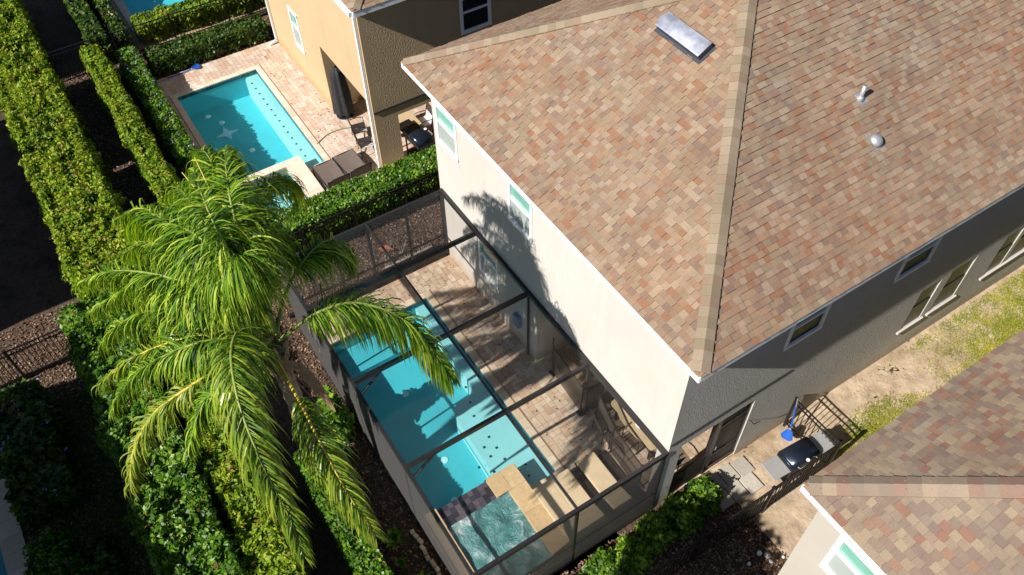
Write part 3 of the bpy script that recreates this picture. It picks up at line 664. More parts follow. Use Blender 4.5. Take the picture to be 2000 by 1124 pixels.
# pool at the top edge, pool at the lower left
p3 = thing('swimming_pool', 'sliver of a third pool at the top left edge beyond the black fence', 'pool', (-34, 4.5, 0))
basin(p3, [(-38.5,-31.6,3.1,6.2)], -.95, -.02, M_plaster); surface(p3, [(-38.5,-31.6,3.1,6.2)], -.09, M_water)
coping(p3, [(-38.5,-31.3,2.8,3.1), (-31.6,-31.3,3.1,6.2)], M_cope2, -.02, .012)
s3 = sheet_holes('pool_deck', -39, -30.1, 2.4, 8.0, -.014, M_joint, [(-38.5,-31.3,2.8,6.2)]); s3['label'] = 'deck round the pool at the top edge'
p4 = thing('swimming_pool', 'shaded blue pool corner at the lower left edge of the picture', 'pool', (-15, -7, 0))
basin(p4, [(-19.5,-11.85,-9.2,-5.85)], -.95, -.02, M_plaster); surface(p4, [(-19.5,-11.85,-9.2,-5.85)], -.09, M_water)
coping(p4, [(-20.0,-11.55,-5.85,-5.35), (-11.85,-11.55,-9.5,-5.85), (-20,-19.5,-9.5,-5.85)], M_cope2, -.02, .012, .45)

# ---------------------------------------------------------------- screen enclosure
CX0, CX1, CY0, CY1, CZ = -14.85, -5.42, 2.42, 7.12, 2.6
cage = thing('screen_enclosure', 'dark framed screen enclosure roofed over the nearer pool against the cream house', 'pool enclosure', (-10.1, 4.8, 0))
def bar(p, q, w=.06, h=.12, name='beam', mat=M_bronzetop): return MB().bar(p, q, w, h).build(name, mat, cage, bevel=.006)
for x in (-13.03, -10.62, -8.13): bar((x, CY0+.02, CZ-.03), (x, CY1, CZ-.03), .07, .15)
for x in (CX0, CX1): bar((x, CY0-.01, CZ-.02), (x, CY1, CZ-.02), .08, .12)
bar((CX0-.04, CY0, CZ-.02), (CX1+.04, CY0, CZ-.02), .07, .1); bar((CX0-.04, CY1-.01, CZ), (CX1+.04, CY1-.01, CZ), .09, .12)
bar((CX0+.03, 4.85, CZ+.02), (CX1-.03, 4.85, CZ+.02), .05, .07, 'purlin')
for x in (-13.03, -10.62, -8.13):
    bar((x, CY0+.05, 1.95), (x, CY0+.75, 2.55), .05, .05, 'knee_brace')
for x in (CX0, -13.03, -10.62, -8.13, CX1):
    bar((x, CY0, 0), (x, CY0, CZ-.07), .05, .05, 'post')
bar((-10.62, CY1, 0), (-10.62, CY1, CZ-.07), .05, .05, 'post'); bar((-8.13, CY1-.01, 1.9), (-8.13, CY1-.01, CZ-.07), .05, .05, 'post')
for x in (CX0, CX1):
    for y in (3.9 if x == CX0 else 3.3, 4.85, 6.0, CY1-.03): 
        if x == CX1 and y in (3.3, 6.0): continue
        bar((x, y, 0), (x, y, CZ-.07), .05, .08, 'post')
    bar((x, CY0, .9), (x, CY1, .9), .05, .05, 'chair_rail')
    bar((x, CY0, .05), (x, CY1, .05), .05, .1, 'sole_plate')
bar((CX0, CY0, .03), (CX1, CY0, .03), .05, .08, 'sole_plate'); bar((CX0, CY0, 1.05), (CX1, CY0, 1.05), .05, .05, 'chair_rail')
MB().bar((CX0, 5.4, .22), (CX0, 7.05, .22), .03, .25).build('kick_plate', M_bronze, cage)
bar((CX0-.35, 2.3, .12), (CX0-.35, 7.1, .12), .09, .12, 'shadow_bar', M_bronze)  # dark bar in place of the shadow line beside the sole plate
MB().bar((CX0, 2.5, .22), (CX0, 5.4, .22), .03, .25).build('kick_plate', M_bronze, cage)
xs = [CX0, -13.03, -10.62, -8.13, CX1]
def panel(P, mat, name='screen_panel'): return MB().add(P, [(0,1,2,3)]).build(name, mat, cage)
for a, b in zip(xs, xs[1:]):
    for c, d in ((CY0, 4.85), (4.85, CY1)): panel([(a+.03,c+.03,CZ+.012), (b-.03,c+.03,CZ+.012), (b-.03,d-.03,CZ+.012), (a+.03,d-.03,CZ+.012)], M_scr_roof)
    panel([(a+.02,CY0-.03,.06), (b-.02,CY0-.03,.06), (b-.02,CY0-.03,CZ-.07), (a+.02,CY0-.03,CZ-.07)], M_scr_left, 'left_screen_panel')  # left wall panels are plain insect screen, not privacy cloth
for x in (CX0-.03, CX1+.03):
    for c, d in ((CY0, 4.85), (4.85, CY1)):
        for z0, z1 in ((.1, .88), (.92, CZ-.08)): panel([(x,c+.03,z0), (x,d-.03,z0), (x,d-.03,z1), (x,c+.03,z1)], M_scr_wall)

# ---------------------------------------------------------------- picket fences
def fence(label, p, q, h=1.2, posts=(), step=.115, group='black metal picket fences', gate=False, cat='fence', name='picket_fence'):
    p, q = Vector((*p, 0)), Vector((*q, 0)); L_ = (q-p).length; d = (q-p)/L_
    f = thing(name, label, cat, tuple(p), 0, group)
    for z in (h-.02, h-.17, .12): MB().bar(p+Vector((0,0,z)), q+Vector((0,0,z)), .03, .03).build('rail', M_blackmetal, f)
    k = int(L_/step); me = MB().box(-.009, .009, -.009, .009, .02, h-.02); me0 = me.build('picket', M_blackmetal, f); me0.location = tuple(p+d*step)
    for i in range(2, k+1):
        o = me0.copy(); COL.objects.link(o); o.location = tuple(p+d*(i*step))
    n = max(1, round(L_/1.85))
    for i in range(n+1):
        c = p+d*(L_*i/n); mb = MB().box(c.x-.03, c.x+.03, c.y-.03, c.y+.03, -.05, h+.04); mb.box(c.x-.038, c.x+.038, c.y-.038, c.y+.038, h+.04, h+.055); mb.build('post', M_blackmetal, f)
    return f
fence('black picket fence crossing the sunlit mulch strip at the left edge', (-17.2, -7.4), (-17.2, -2.75))
fence('black picket fence behind the clipped hedge, between the caged pool and the loungers', (-16.98, 2.0), (-16.98, 8.6))
fence('long black picket fence at the top left, in front of the third pool', (-29.7, 1.9), (-29.7, 8.2))
fence('black picket fence in the dark gap between the two tall hedges at the top left', (-29.75, -.45), (-29.75, 1.2))
fence('black picket fence along the bed at the right, running up to the grill', (-3.95, 5.0), (-3.95, 11.3))
fence('short black fence and gate across the sandy side yard beside the cream house', (-5.33, 11.27), (-3.98, 11.27), name='gate_fence', cat='gate')

# ---------------------------------------------------------------- foliage
def bumpy(P, f=1.0):
    x, y, z = P[:, 0]*f, P[:, 1]*f, P[:, 2]*f
    return (np.sin(2.1*x+1.3*y+.7*z)+np.sin(3.7*y-2.9*x+2.2*z+1.7)+.8*np.sin(6.3*x+4.1*z)+.8*np.sin(5.9*y-5.1*z+.6)+.6*np.sin(11*x+9*y+7*z))/4.2
def leaves(P, Nrm, size, elong=1.8, tilt=.9, rnd=None):
    """one bent diamond leaf per point"""
    n = len(P); D = Nrm+tilt*RNG.normal(size=(n, 3)); D /= np.linalg.norm(D, axis=1)[:, None]
    A = np.cross(D, RNG.normal(size=(n, 3))); A /= np.linalg.norm(A, axis=1)[:, None]; B = np.cross(D, A)
    s = size*(.6+.8*RNG.random(n))[:, None]
    V = np.stack([P-A*s*elong/2, P+B*s/2, P+A*s*elong/2, P-B*s/2], 1).reshape(-1, 3)
    F = (np.arange(n)*4)[:, None]+np.arange(4)
    return V, F
def hedge(label, cat, x0, x1, y0, y1, h, mat, dens=700, size=.07, amp=.10, name='hedge', group=None, taper=0, elong=1.8, tops=None, parts=True, shell=.16, flowers=None, spray=0):
    c = ((x0+x1)/2, (y0+y1)/2, 0); t = thing(name, label, cat, c, 0, group)
    faces = [((x1-x0)*(y1-y0), 'z'), ((x1-x0)*h, 'y0'), ((x1-x0)*h, 'y1'), ((y1-y0)*h, 'x0'), ((y1-y0)*h, 'x1')]
    Ps = []; Ns = []
    for ar, k in faces:
        n = int(ar*dens*(1 if k in ('z', 'x1', 'y0') else .6)); U = RNG.random((n, 2))
        if k == 'z': P = np.stack([x0+(x1-x0)*U[:, 0], y0+(y1-y0)*U[:, 1], np.full(n, h)], 1); N_ = (0, 0, 1)
        elif k[0] == 'y': P = np.stack([x0+(x1-x0)*U[:, 0], np.full(n, y0 if k == 'y0' else y1), .05+(h-.05)*U[:, 1]], 1); N_ = (0, -1 if k == 'y0' else 1, 0)
        else: P = np.stack([np.full(n, x0 if k == 'x0' else x1), y0+(y1-y0)*U[:, 0], .05+(h-.05)*U[:, 1]], 1); N_ = (-1 if k == 'x0' else 1, 0, 0)
        Nn = np.tile(np.array(N_, float), (n, 1)); b = bumpy(P, 1.0)*amp+bumpy(P+7, 3.1)*amp*.55
        P = P+Nn*(b-RNG.random(n)*shell)[:, None]
        # round the shoulders
        ctr = np.array(c); ex = np.maximum(0, np.abs(P[:, 1]-ctr[1])-(y1-y0)/2+.12); P[:, 2] -= ex*.5*(P[:, 2] > h*.8)
        Ps.append(P); Ns.append(Nn)
    P = np.concatenate(Ps); Nn = np.concatenate(Ns)+np.array([0, -.35, .45])
    V, F = leaves(P, Nn, size, elong)
    r = np.clip(.5+.28*bumpy(P, 2.2)+RNG.normal(size=len(P))*.2, 0, 1)
    r = np.where(RNG.random(len(P)) < .018, 1.0, np.minimum(r, .955))
    o = link(bpy.data.objects.new('foliage', mesh_np('foliage', V, F, mat, r)), t); o['kind'] = 'stuff'
    if spray:   # upright shoots above the clipped top
        n = int((x1-x0)*(y1-y0)*spray); B = np.stack([x0+(x1-x0)*RNG.random(n), y0+(y1-y0)*RNG.random(n), np.full(n, h)], 1)
        B[:, 2] += bumpy(B)*amp; k = 9; off = RNG.normal(size=(n, k, 3))*np.array([.05, .05, .03]); off[:, :, 2] += np.linspace(0, .2, k)
        Q = (B[:, None]+off).reshape(-1, 3); V, F = leaves(Q, np.tile([0, 0, .6], (len(Q), 1)), size*.9, elong)
        o = link(bpy.data.objects.new('shoots', mesh_np('shoots', V, F, mat, np.clip(.7+.2*RNG.normal(size=len(Q)), 0, 1))), t); o['kind'] = 'stuff'
    # twiggy core
    m = .17+amp*.5; nx = max(2, int((x1-x0)/.3)); mb = MB()
    mb.box(x0+m, x1-m, y0+m, y1-m, -.05, h-m); mb.build('twigs', M_core, t)
    if flowers:
        fm, nf = flowers; n = nf; Q = P[RNG.integers(0, len(P), n)]+np.array([0, 0, .05]); k = 5
        Q = (Q[:, None]+RNG.normal(size=(n, k, 3))*.025).reshape(-1, 3); V, F = leaves(Q, np.tile([0, 0, 1.], (len(Q), 1)), .04, 1)
        o = link(bpy.data.objects.new('flowers', mesh_np('flowers', V, F, fm)), t); o['kind'] = 'stuff'
    return t
hg = 'clipped hedges between the gardens'
hedge('tall wide yellow green hedge section in the very top left corner', 'hedge', -36, -29.9, -2.15, -.45, 1.9, M_hedgeY, 950, .066, .24, group=hg, spray=14)
hedge('tall wide yellow green hedge from the top left fence down to its dark cleft', 'hedge', -29.1, -24.15, -2.15, -.42, 1.9, M_hedgeY, 1150, .064, .26, group=hg, spray=22)
hedge('tall wide yellow green hedge from the dark cleft down to the palm fronds', 'hedge', -23.7, -17.35, -2.2, -.42, 1.9, M_hedgeY, 1150, .064, .26, group=hg, spray=22)
hedge('tall glossy green hedge left of the palm, from the fence to the bottom edge', 'hedge', -17.0, -6.3, -2.72, -1.3, 1.9, M_hedgeG, 900, .075, .3, group=hg, elong=1.6)
hedge('yellowish fine leaved hedge between the glossy hedge and the palm trunk', 'hedge', -16.6, -6.6, -1.12, -.3, 1.75, M_hedgeY, 1000, .064, .2, group=hg, spray=10)
hedge('narrow yellow green hedge beside the dark mulch gap, left of the open pool', 'hedge', -29.0, -17.6, .68, 1.32, 1.5, M_hedgeY, 1300, .06, .2, group=hg, spray=14)
hedge('dark hedge with small lilac flowers along the left side of the open pool', 'hedge', -29.0, -22.3, 1.72, 2.42, .95, M_hedgeG, 1000, .066, .14, group=hg, elong=1.6, flowers=(M_flower, 130))
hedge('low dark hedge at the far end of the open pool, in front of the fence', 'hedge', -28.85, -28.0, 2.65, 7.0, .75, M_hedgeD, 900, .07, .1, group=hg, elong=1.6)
hedge('flat clipped green hedge between the sun loungers and the screen enclosure', 'hedge', -18.0, -17.08, 2.6, 9.0, 1.3, M_hedgeG, 1500, .06, .05, group=hg, elong=1.5)
hedge('small clipped box hedge at the bottom edge, right of the dark gap under the palm', 'hedge', -10.6, -5.6, .62, 1.26, 1.2, M_hedgeG, 1300, .06, .08, group=hg, elong=1.5)
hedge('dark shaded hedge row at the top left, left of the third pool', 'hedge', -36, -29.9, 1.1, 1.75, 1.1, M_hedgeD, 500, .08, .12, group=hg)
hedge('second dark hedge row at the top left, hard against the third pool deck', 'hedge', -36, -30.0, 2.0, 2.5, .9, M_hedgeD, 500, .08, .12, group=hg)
hedge('bright hedge overhanging the third pool behind the black fence', 'hedge', -31.1, -30.2, 2.9, 8.0, .8, M_hedgeY, 900, .07, .15, group=hg)
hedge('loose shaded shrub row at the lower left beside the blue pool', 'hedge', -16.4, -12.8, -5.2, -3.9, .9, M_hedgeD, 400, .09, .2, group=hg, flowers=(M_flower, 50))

def shrub(label, x, y, rx, ry, h, mat, n=1500, size=.09, name='shrub', elong=1.7, cat='shrub', group=None, lump=.25, flowers=None):
    t = thing(name, label, cat, (x, y, 0), 0, group)
    U = RNG.normal(size=(n, 3)); U /= np.linalg.norm(U, axis=1)[:, None]; U[:, 2] = np.abs(U[:, 2])
    P = U*np.array([rx, ry, h]); sc = 1+lump*bumpy(P+np.array([x, y, 0]), 3)+.25*np.maximum(0, bumpy(P*1.0+x, 9))-.5*RNG.random(n)**1.5; P = P*sc[:, None]+np.array([x, y, 0.02])
    V, F = leaves(P, U+np.array([0, -.2, .4]), size, elong, 1.1); r = np.clip(.35+.3*bumpy(P, 4)+RNG.normal(size=n)*.3, 0, 1)
    o = link(bpy.data.objects.new('foliage', mesh_np('foliage', V, F, mat, r)), t); o['kind'] = 'stuff'
    mb = MB()
    for k in range(7):
        a = k*.9+x; mb.tube([(x, y, -.05), (x+.3*rx*math.cos(a), y+.3*ry*math.sin(a), h*.45), (x+.6*rx*math.cos(a), y+.6*ry*math.sin(a), h*.75)], [.02, .014, .006], 5)
    mb.build('stems', M_core, t)
    if flowers:
        Q = P[RNG.integers(0, n, flowers)]*1.0; V, F = leaves(Q, np.tile([0, 0, 1.], (len(Q), 1)), .06, 1); link(bpy.data.objects.new('flowers', mesh_np('flowers', V, F, M_flowerR)), t)['kind'] = 'stuff'
    return t
sg = 'bright leafy shrubs in the bed along the enclosure end'
lb = ['bright green shrub in the corner bed nearest the stepping slabs', 'bright green shrub with a few red flowers, second from the stepping slabs', 'bright green shrub against the screen end, third from the slabs', 'bright green shrub near the middle of the enclosure end wall', 'shaded green shrub beside the raised spa end', 'shaded green shrub at the bottom edge below the spa']
for k, (x, y, rx, h) in enumerate(((-4.95,8.2,.42,.62), (-4.85,7.5,.45,.75), (-4.85,6.75,.42,.68), (-4.75,6.05,.42,.5), (-4.8,5.3,.4,.42), (-4.7,4.5,.4,.4))):
    shrub(lb[k], x, y, rx, .46, h, M_hedgeB, 2600, .07, group=sg, flowers=6 if k == 1 else None)
shrub('rounded dim shrub in the lower left corner beside the blue pool', -11.5, -4.85, .75, .5, .85, M_hedgeG, 2200, .075)
shrub('sunlit topped shrub at the left edge just below the picket fence', -16.15, -4.6, .5, .65, .8, M_hedgeY, 1600, .08)
shrub('leafy bush peeping out between the palm crown and the screen wall', -11.3, 1.9, .5, .35, 1.5, M_hedgeB, 1500, .1)
shrub('dark bush below the palm trunk, beside the clipped box hedge', -10.2, .95, .5, .35, 1.1, M_hedgeG, 1200, .08)
shrub('small round dark shrub in the shaded lawn at the lower left', -11.0, -3.9, .8, .35, .5, M_hedgeD, 900, .08)
def spiky(label, x, y, n, L_, mat):
    t = thing('spiky_plant', label, 'plant', (x, y, 0), 0, 'small broad leaved plants in the mulch'); 
    for k in range(n):
        a = k*2.399+RNG.random()*.4; el = RNG.uniform(.5, 1.2); d = np.array([math.cos(a)*math.cos(el), math.sin(a)*math.cos(el), math.sin(el)]); s = np.array([-math.sin(a), math.cos(a), 0])
        V = []; m = 5; p = np.array([x, y, .02])
        for i in range(m+1):
            w_ = .055*math.sin(math.pi*(.12+.88*i/m))+.004; V += [p-s*w_, p+s*w_]; d2 = d+np.array([0, 0, -.35*i/m]); p = p+d2/np.linalg.norm(d2)*L_/m*RNG.uniform(.85, 1.1)
        link(bpy.data.objects.new('leaf', mesh_np('leaf', V, [(2*i, 2*i+1, 2*i+3, 2*i+2) for i in range(m)], mat, RNG.random(m))), t)
spiky('small bright plant in the mulch by the start of the edging stones', -8.0, 1.75, 13, .34, M_hedgeB)
spiky('small bright plant in the mulch at the bottom edge beside the screen wall', -6.75, 1.75, 15, .36, M_hedgeB)
spiky('small dim plant in the mulch between the other two plants', -7.4, 1.6, 9, .25, M_hedgeG)
# tree outside the frame that shades the bed at the lower right
tr = thing('shade_tree', 'leafy tree just outside the bottom edge shading the right hand bed', 'tree', (-3.4, .8, 0))
MB().tube([(-3.4,.8,-.05), (-3.35,.8,2.2), (-3.3,.85,4.4)], [.14, .1, .06], 8).build('trunk', M_trunk, tr)
n = 2600; U = RNG.normal(size=(n, 3)); U /= np.linalg.norm(U, axis=1)[:, None]; P = U*np.array([1.3, 1.1, 1.3])*(RNG.random(n)**.3)[:, None]*(1+.3*bumpy(U*2, 1.5))[:, None]+np.array([-3.3, .8, 5.3])
V, F = leaves(P, U, .17, 1.6); link(bpy.data.objects.new('crown', mesh_np('crown', V, F, M_hedgeG, RNG.random(n))), tr)['kind'] = 'stuff'

# ---------------------------------------------------------------- palm
palm = thing('palm_tree', 'big feathery queen palm arching over the hedge and the screened pool', 'palm tree', (-9.92, 1.05, 0))
nseg = 26; mb = MB(); mb.tube([(-9.92+.03*math.sin(i*.5), 1.05, -.05+5.85*i/nseg) for i in range(nseg+1)], [(.205 if i % 2 else .185)-.03*i/nseg+(.06 if i > nseg-4 else 0) for i in range(nseg+1)], 12)
mb.build('trunk', M_trunk, palm, True)
mb = MB()
for k in range(16):
    a = k*2.4; r0 = .13; z0 = 4.9+.06*k; mb.tube([(-9.92+r0*math.cos(a), 1.05+r0*math.sin(a), z0), (-9.92+.22*math.cos(a), 1.05+.22*math.sin(a), z0+.35), (-9.92+.32*math.cos(a), 1.05+.32*math.sin(a), z0+.6)], [.07, .05, .02], 6)
mb.build('frond_stubs', M_dry, palm, True)
FR = [
[(-9.84,1.17,6.05),(-9.6,1.93,6.58),(-9.34,2.62,6.66),(-8.8,3.22,6.31),(-8.27,3.49,5.7),(-7.95,3.58,5.26)],
[(-9.91,1.17,6.14),(-10.04,1.55,6.84),(-10.03,2.01,7.45),(-10.27,2.51,7.45),(-10.57,2.87,6.93),(-10.56,2.98,6.4)],
[(-9.91,1.15,6.22),(-10.06,1.16,7.36),(-10.31,1.28,8.59),(-11.09,1.36,8.94),(-12.16,1.43,8.68),(-13.03,1.38,8.06)],
[(-9.89,1.18,6.22),(-10.07,1.28,7.27),(-10.24,1.53,8.5),(-11.13,2.1,8.41),(-11.87,2.57,7.71),(-12.16,2.77,6.84)],
[(-9.96,1.07,6.22),(-10.19,0.85,7.71),(-10.82,0.59,8.41),(-12.18,0.18,7.97),(-13.22,-0.33,7.19)],
[(-10.0,1.01,6.14),(-10.23,0.5,7.36),(-10.8,-0.08,7.71),(-11.95,-0.81,7.19),(-12.94,-1.52,6.31)],
[(-10.04,0.96,6.05),(-10.26,0.42,6.75),(-10.84,-0.18,6.84),(-11.68,-0.92,6.22),(-12.21,-1.63,5.35)],
[(-10.06,0.95,5.96),(-10.07,0.39,6.58),(-10.38,-0.33,6.58),(-11.06,-1.19,5.88),(-11.6,-1.98,5.0)],
[(-9.97,0.88,5.88),(-9.66,0.16,6.31),(-9.63,-0.52,6.22),(-9.77,-1.25,5.79),(-9.78,-1.85,5.09),(-9.61,-2.21,4.39)],
[(-9.92,1.01,5.96),(-9.85,0.73,6.75),(-9.21,0.35,7.19),(-8.35,0.08,7.01),(-7.52,-0.03,6.4),(-6.96,-0.03,5.52),(-6.53,-0.1,4.74)],
[(-9.64,0.98,5.79),(-8.55,0.97,5.88),(-7.61,0.94,5.7),(-6.89,0.97,5.18),(-6.32,1.08,4.47)],
[(-9.98,1.13,6.22),(-10.12,1.01,7.54),(-10.38,0.86,8.41),(-11.17,0.81,8.59),(-12.28,0.8,8.06),(-13.09,0.64,7.36)],
[(-9.89,1.16,6.31),(-10.01,1.18,7.8),(-10.12,1.26,9.11),(-10.85,1.48,9.29),(-12.0,1.74,8.76)],
[(-10.04,1.05,6.14),(-10.14,0.73,7.36),(-10.43,0.43,8.06),(-11.45,0.01,7.89),(-12.48,-0.55,7.01)],
[(-9.87,1.12,6.31),(-9.9,1.15,7.54),(-9.89,1.19,8.41),(-10.13,1.49,8.5),(-10.46,1.83,7.89),(-10.56,1.93,6.93)],
[(-9.95,1.13,6.22),(-9.97,1.01,7.27),(-10.08,0.8,7.97),(-10.54,0.39,7.8),(-11.28,-0.28,6.66)],
[(-9.93,1.1,6.22),(-9.88,0.91,7.71),(-10.13,0.73,8.59),(-10.98,0.41,8.5),(-12.14,-0.04,7.62),(-12.58,-0.39,6.75)],
[(-9.91,1.12,6.31),(-9.86,1.0,8.06),(-10.04,0.92,9.02),(-10.74,0.98,9.2),(-12.0,1.14,8.59)],
[(-9.86,1.14,6.31),(-9.79,1.17,7.62),(-9.74,1.08,8.5),(-9.71,0.87,8.41),(-9.72,0.62,7.54)],
[(-10.03,1.1,5.96),(-9.45,0.69,6.49),(-9.24,0.05,6.49),(-9.29,-0.53,5.96),(-9.21,-0.97,5.26)]]
def between(a, b, t, dz, jit):
    n = min(len(a), len(b)); return [tuple(np.array(a[i])*(1-t)+np.array(b[i])*t+np.array([0, 0, dz*math.sin(math.pi*i/(n-1))])+RNG.normal(size=3)*jit*i/n) for i in range(n)]
FR += [between(FR[5], FR[6], .5, .1, .1), between(FR[4], FR[13], .5, .2, .12), between(FR[7], FR[8], .4, .3, .1)]
BARE = {1: .34, 8: .36, 10: .22, 0: .13}
YEL = {8: 1, 10: 1, 7: .5}
def catmull(P, n):
    P = np.array(P, float); P = np.vstack([2*P[0]-P[1], P, 2*P[-1]-P[-2]]); out = []
    k = len(P)-3
    for t in np.linspace(0, k-1e-6, n):
        i = int(t); u = t-i; a, b, c, d = P[i:i+4]
        out.append(.5*((2*b)+(-a+c)*u+(2*a-5*b+4*c-d)*u*u+(-a+3*b-3*c+d)*u**3))
    return np.array(out)
def frond(path, idx, mat, rmat, Lmax=.85, n=86, dens=3):
    C = catmull(path, n); T = np.gradient(C, axis=0); T /= np.linalg.norm(T, axis=1)[:, None]
    fr_ = MB().tube([tuple(p) for p in C], [.034*(1-.85*i/n)+.004 for i in range(n)], 6).build('frond', rmat, palm, True)
    Vs = []; Fs = []; rs = []; seg = 6; cnt = 0
    for i in range(n):
        t = i/(n-1)
        tb_ = BARE.get(idx, .16)
        if t < tb_: continue
        L_ = 1.02*Lmax*(min(1, (t-tb_+.03)/.15)**.6)*(1-.55*max(0, (t-.55)/.45)**1.5)
        side = np.cross(T[i], [0, 0, 1]); side /= (np.linalg.norm(side)+1e-6); up = np.cross(side, T[i])
        for sg_ in (-1, 1):
            for q in range(dens):
                a = RNG.normal()*.55+(.45 if q == 1 else -.2 if q == 2 else .1)
                d = sg_*side*.8+T[i]*(.45+.5*t+RNG.normal()*.12)+up*(a+.12); d /= np.linalg.norm(d)
                p = C[i]+T[i]*RNG.random()*.03; ll = L_*RNG.uniform(.6, 1.15); w_ = RNG.uniform(.020, .040); g = RNG.uniform(.45, 1.0)*(1.45 if idx in (0, 1) else 1)
                wd = np.cross(d, up+.3*RNG.normal(size=3)); wd /= np.linalg.norm(wd); b0 = cnt
                for k in range(seg+1):
                    s_ = k/seg; w2 = w_*(.55+.9*s_ if s_ < .5 else 1.0*(1-s_)*2+.02)
                    Vs += [p-wd*w2*.5, p+wd*w2*.5]; cnt += 2
                    d = d+np.array([0, 0, -g*(.5+s_)]); d /= np.linalg.norm(d); p = p+d*ll/seg
                Fs += [(b0+2*k, b0+2*k+1, b0+2*k+3, b0+2*k+2) for k in range(seg)]; rs += list(np.clip(RNG.normal(.45, .3)+.12*t+np.linspace(-.12, .15, seg), 0, 1))
    o = link(bpy.data.objects.new('leaflets', mesh_np('leaflets', Vs, Fs, mat, rs)), fr_); o['kind'] = 'stuff'; return fr_
for i, f in enumerate(FR):
    f2 = frond(f, i, M_frondY if i == 8 else M_frondM if i in (10, 7, 9) else M_frond, M_rachisY if i in YEL else M_rachis, Lmax=[1.0, .9, .85][i % 3] if i not in (0, 1) else 1.15, dens=5 if i in (0, 1) else 4)
    if i == 8: f2['label'] = 'yellowing lower frond with a bright yellow stalk'
sp = MB()
for k, e in enumerate([(-12.08,1.2,8.59), (-11.55,1.57,9.02), (-11.38,0.88,9.11), (-11.11,1.4,8.68), (-11.29,1.14,9.38)]):
    C = catmull([(-9.89,1.09,6.31), (-9.94,1.09,7.71), (-10.06,1.09,8.76), e], 16); sp.tube([tuple(c) for c in C], [.03*(1-.9*i/16)+.004 for i in range(16)], 5)
sp.build('young_spears', M_spear, palm, True)
# dead boot hanging on the right
dd = MB(); C = catmull([(-9.62,1.01,5.79), (-9.47,1.26,5.61), (-9.17,1.43,5.09), (-8.98,1.57,4.39)], 14)
for k in range(13): dd.add([tuple(C[k]+np.array([0,-.09*math.sin(math.pi*k/13)-.01, 0])), tuple(C[k]+np.array([.02,.09*math.sin(math.pi*k/13)+.01,.03])), tuple(C[k+1]+np.array([.02,.09*math.sin(math.pi*(k+1)/13)+.01,.03])), tuple(C[k+1]+np.array([0,-.09*math.sin(math.pi*(k+1)/13)-.01,0]))], [(0,1,2,3)])
db = dd.build('dead_frond_boot', M_dry, palm); db['label'] = 'dry brown boot hanging beside the trunk'
mb = MB()
for k in range(7):
    a = RNG.normal(size=2)*.12; mb.tube([(-9.58,1.01,5.74), (-9.36+a[0],1.14+a[1],5.2), (-9.28+a[0]*2,1.27+a[1]*2,4.5)], [.012,.009,.004], 4)
mb.build('dry_strands', M_dry, palm)

# ---------------------------------------------------------------- scattered ground cover
def chips(name, regions, n, mat, size, z=-.05, label='bark chips and fallen leaves scattered over the mulch'):
    P = []
    A = np.array([(r[1]-r[0])*(r[3]-r[2]) for r in regions]); A = A/A.sum()
    for r, a in zip(regions, A):
        k = int(n*a); P.append(np.stack([r[0]+(r[1]-r[0])*RNG.random(k), r[2]+(r[3]-r[2])*RNG.random(k), z+.03*RNG.random(k)], 1))
    P = np.concatenate(P); V, F = leaves(P, np.tile([0, 0, 1.], (len(P), 1)), size, 2.2, .5)
    o = bpy.data.objects.new(name, mesh_np(name, V, F, mat, RNG.random(len(P)))); COL.objects.link(o); o['kind'] = 'stuff'; tag(o, label, 'mulch'); return o
chips('bark_chips', [(-17.1,-14.95,1.3,8.5), (-15,-5.0,1.3,2.4), (-29,-17,-.4,.65), (-19.2,-16,-6,-2.6), (-30,-28.9,-1,1), (-5.3,-2.5,3.5,9), (-5.3,-2.5,5,9), (-29.6,-27.9,1.5,8), (-16,-5,-5.6,-2.6)], 42000, M_chip, .035)
P = np.concatenate([np.stack([RNG.uniform(-14.7, -5.6, 90), RNG.uniform(6.05, 7.1, 90), np.full(90, .014)], 1), np.stack([RNG.uniform(-27.7, -19.2, 110), RNG.uniform(6.05, 7.1, 110), np.full(110, .014)], 1), np.stack([RNG.uniform(-14.7, -14.05, 40), RNG.uniform(2.6, 6, 40), np.full(40, .014)], 1)])
V, F = leaves(P, np.tile([0, 0, 1.], (len(P), 1)), .03, 2.2, .25); fl = bpy.data.objects.new('fallen_leaves', mesh_np('fallen_leaves', V, F, M_chip, RNG.random(len(P)))); COL.objects.link(fl); fl['kind'] = 'stuff'; tag(fl, 'few brown fallen leaves lying on the two pool decks', 'leaves')
# grass
def grass(name, fn, x0, x1, y0, y1, n, hh, mat, label, w=.006):
    x = x0+(x1-x0)*RNG.random(n); y = y0+(y1-y0)*RNG.random(n); keep = RNG.random(n) < fn(x, y); x, y = x[keep], y[keep]; m = len(x)
    P = np.stack([x, y, np.full(m, -.05)], 1); a = RNG.random(m)*6.283; s = np.stack([np.cos(a), np.sin(a), 0*a], 1)*w*(1+RNG.random(m))[:, None]
    h = hh*(.5+RNG.random(m))[:, None]; l = RNG.normal(size=(m, 3))*.5; l[:, 2] = 1; l /= np.linalg.norm(l, axis=1)[:, None]; l2 = l+np.stack([np.cos(a+1.5), np.sin(a+1.5), -.6+0*a], 1)*.8
    V = np.stack([P-s, P+s, P+l*h*.6+s*.6, P+l*h*.6-s*.6, P+l*h*.6-s*.6, P+l*h*.6+s*.6, P+l*h*.6+l2*h*.5+s*.15, P+l*h*.6+l2*h*.5-s*.15], 1).reshape(-1, 3)
    F = (np.arange(2*m)*4)[:, None]+np.arange(4)
    r = np.clip(.45+.35*bumpy(P, 1.4)+.2*RNG.normal(size=m), 0, 1)
    o = bpy.data.objects.new(name, mesh_np(name, V, F, mat, np.repeat(r, 2))); COL.objects.link(o); o['kind'] = 'stuff'; return tag(o, label, 'grass')
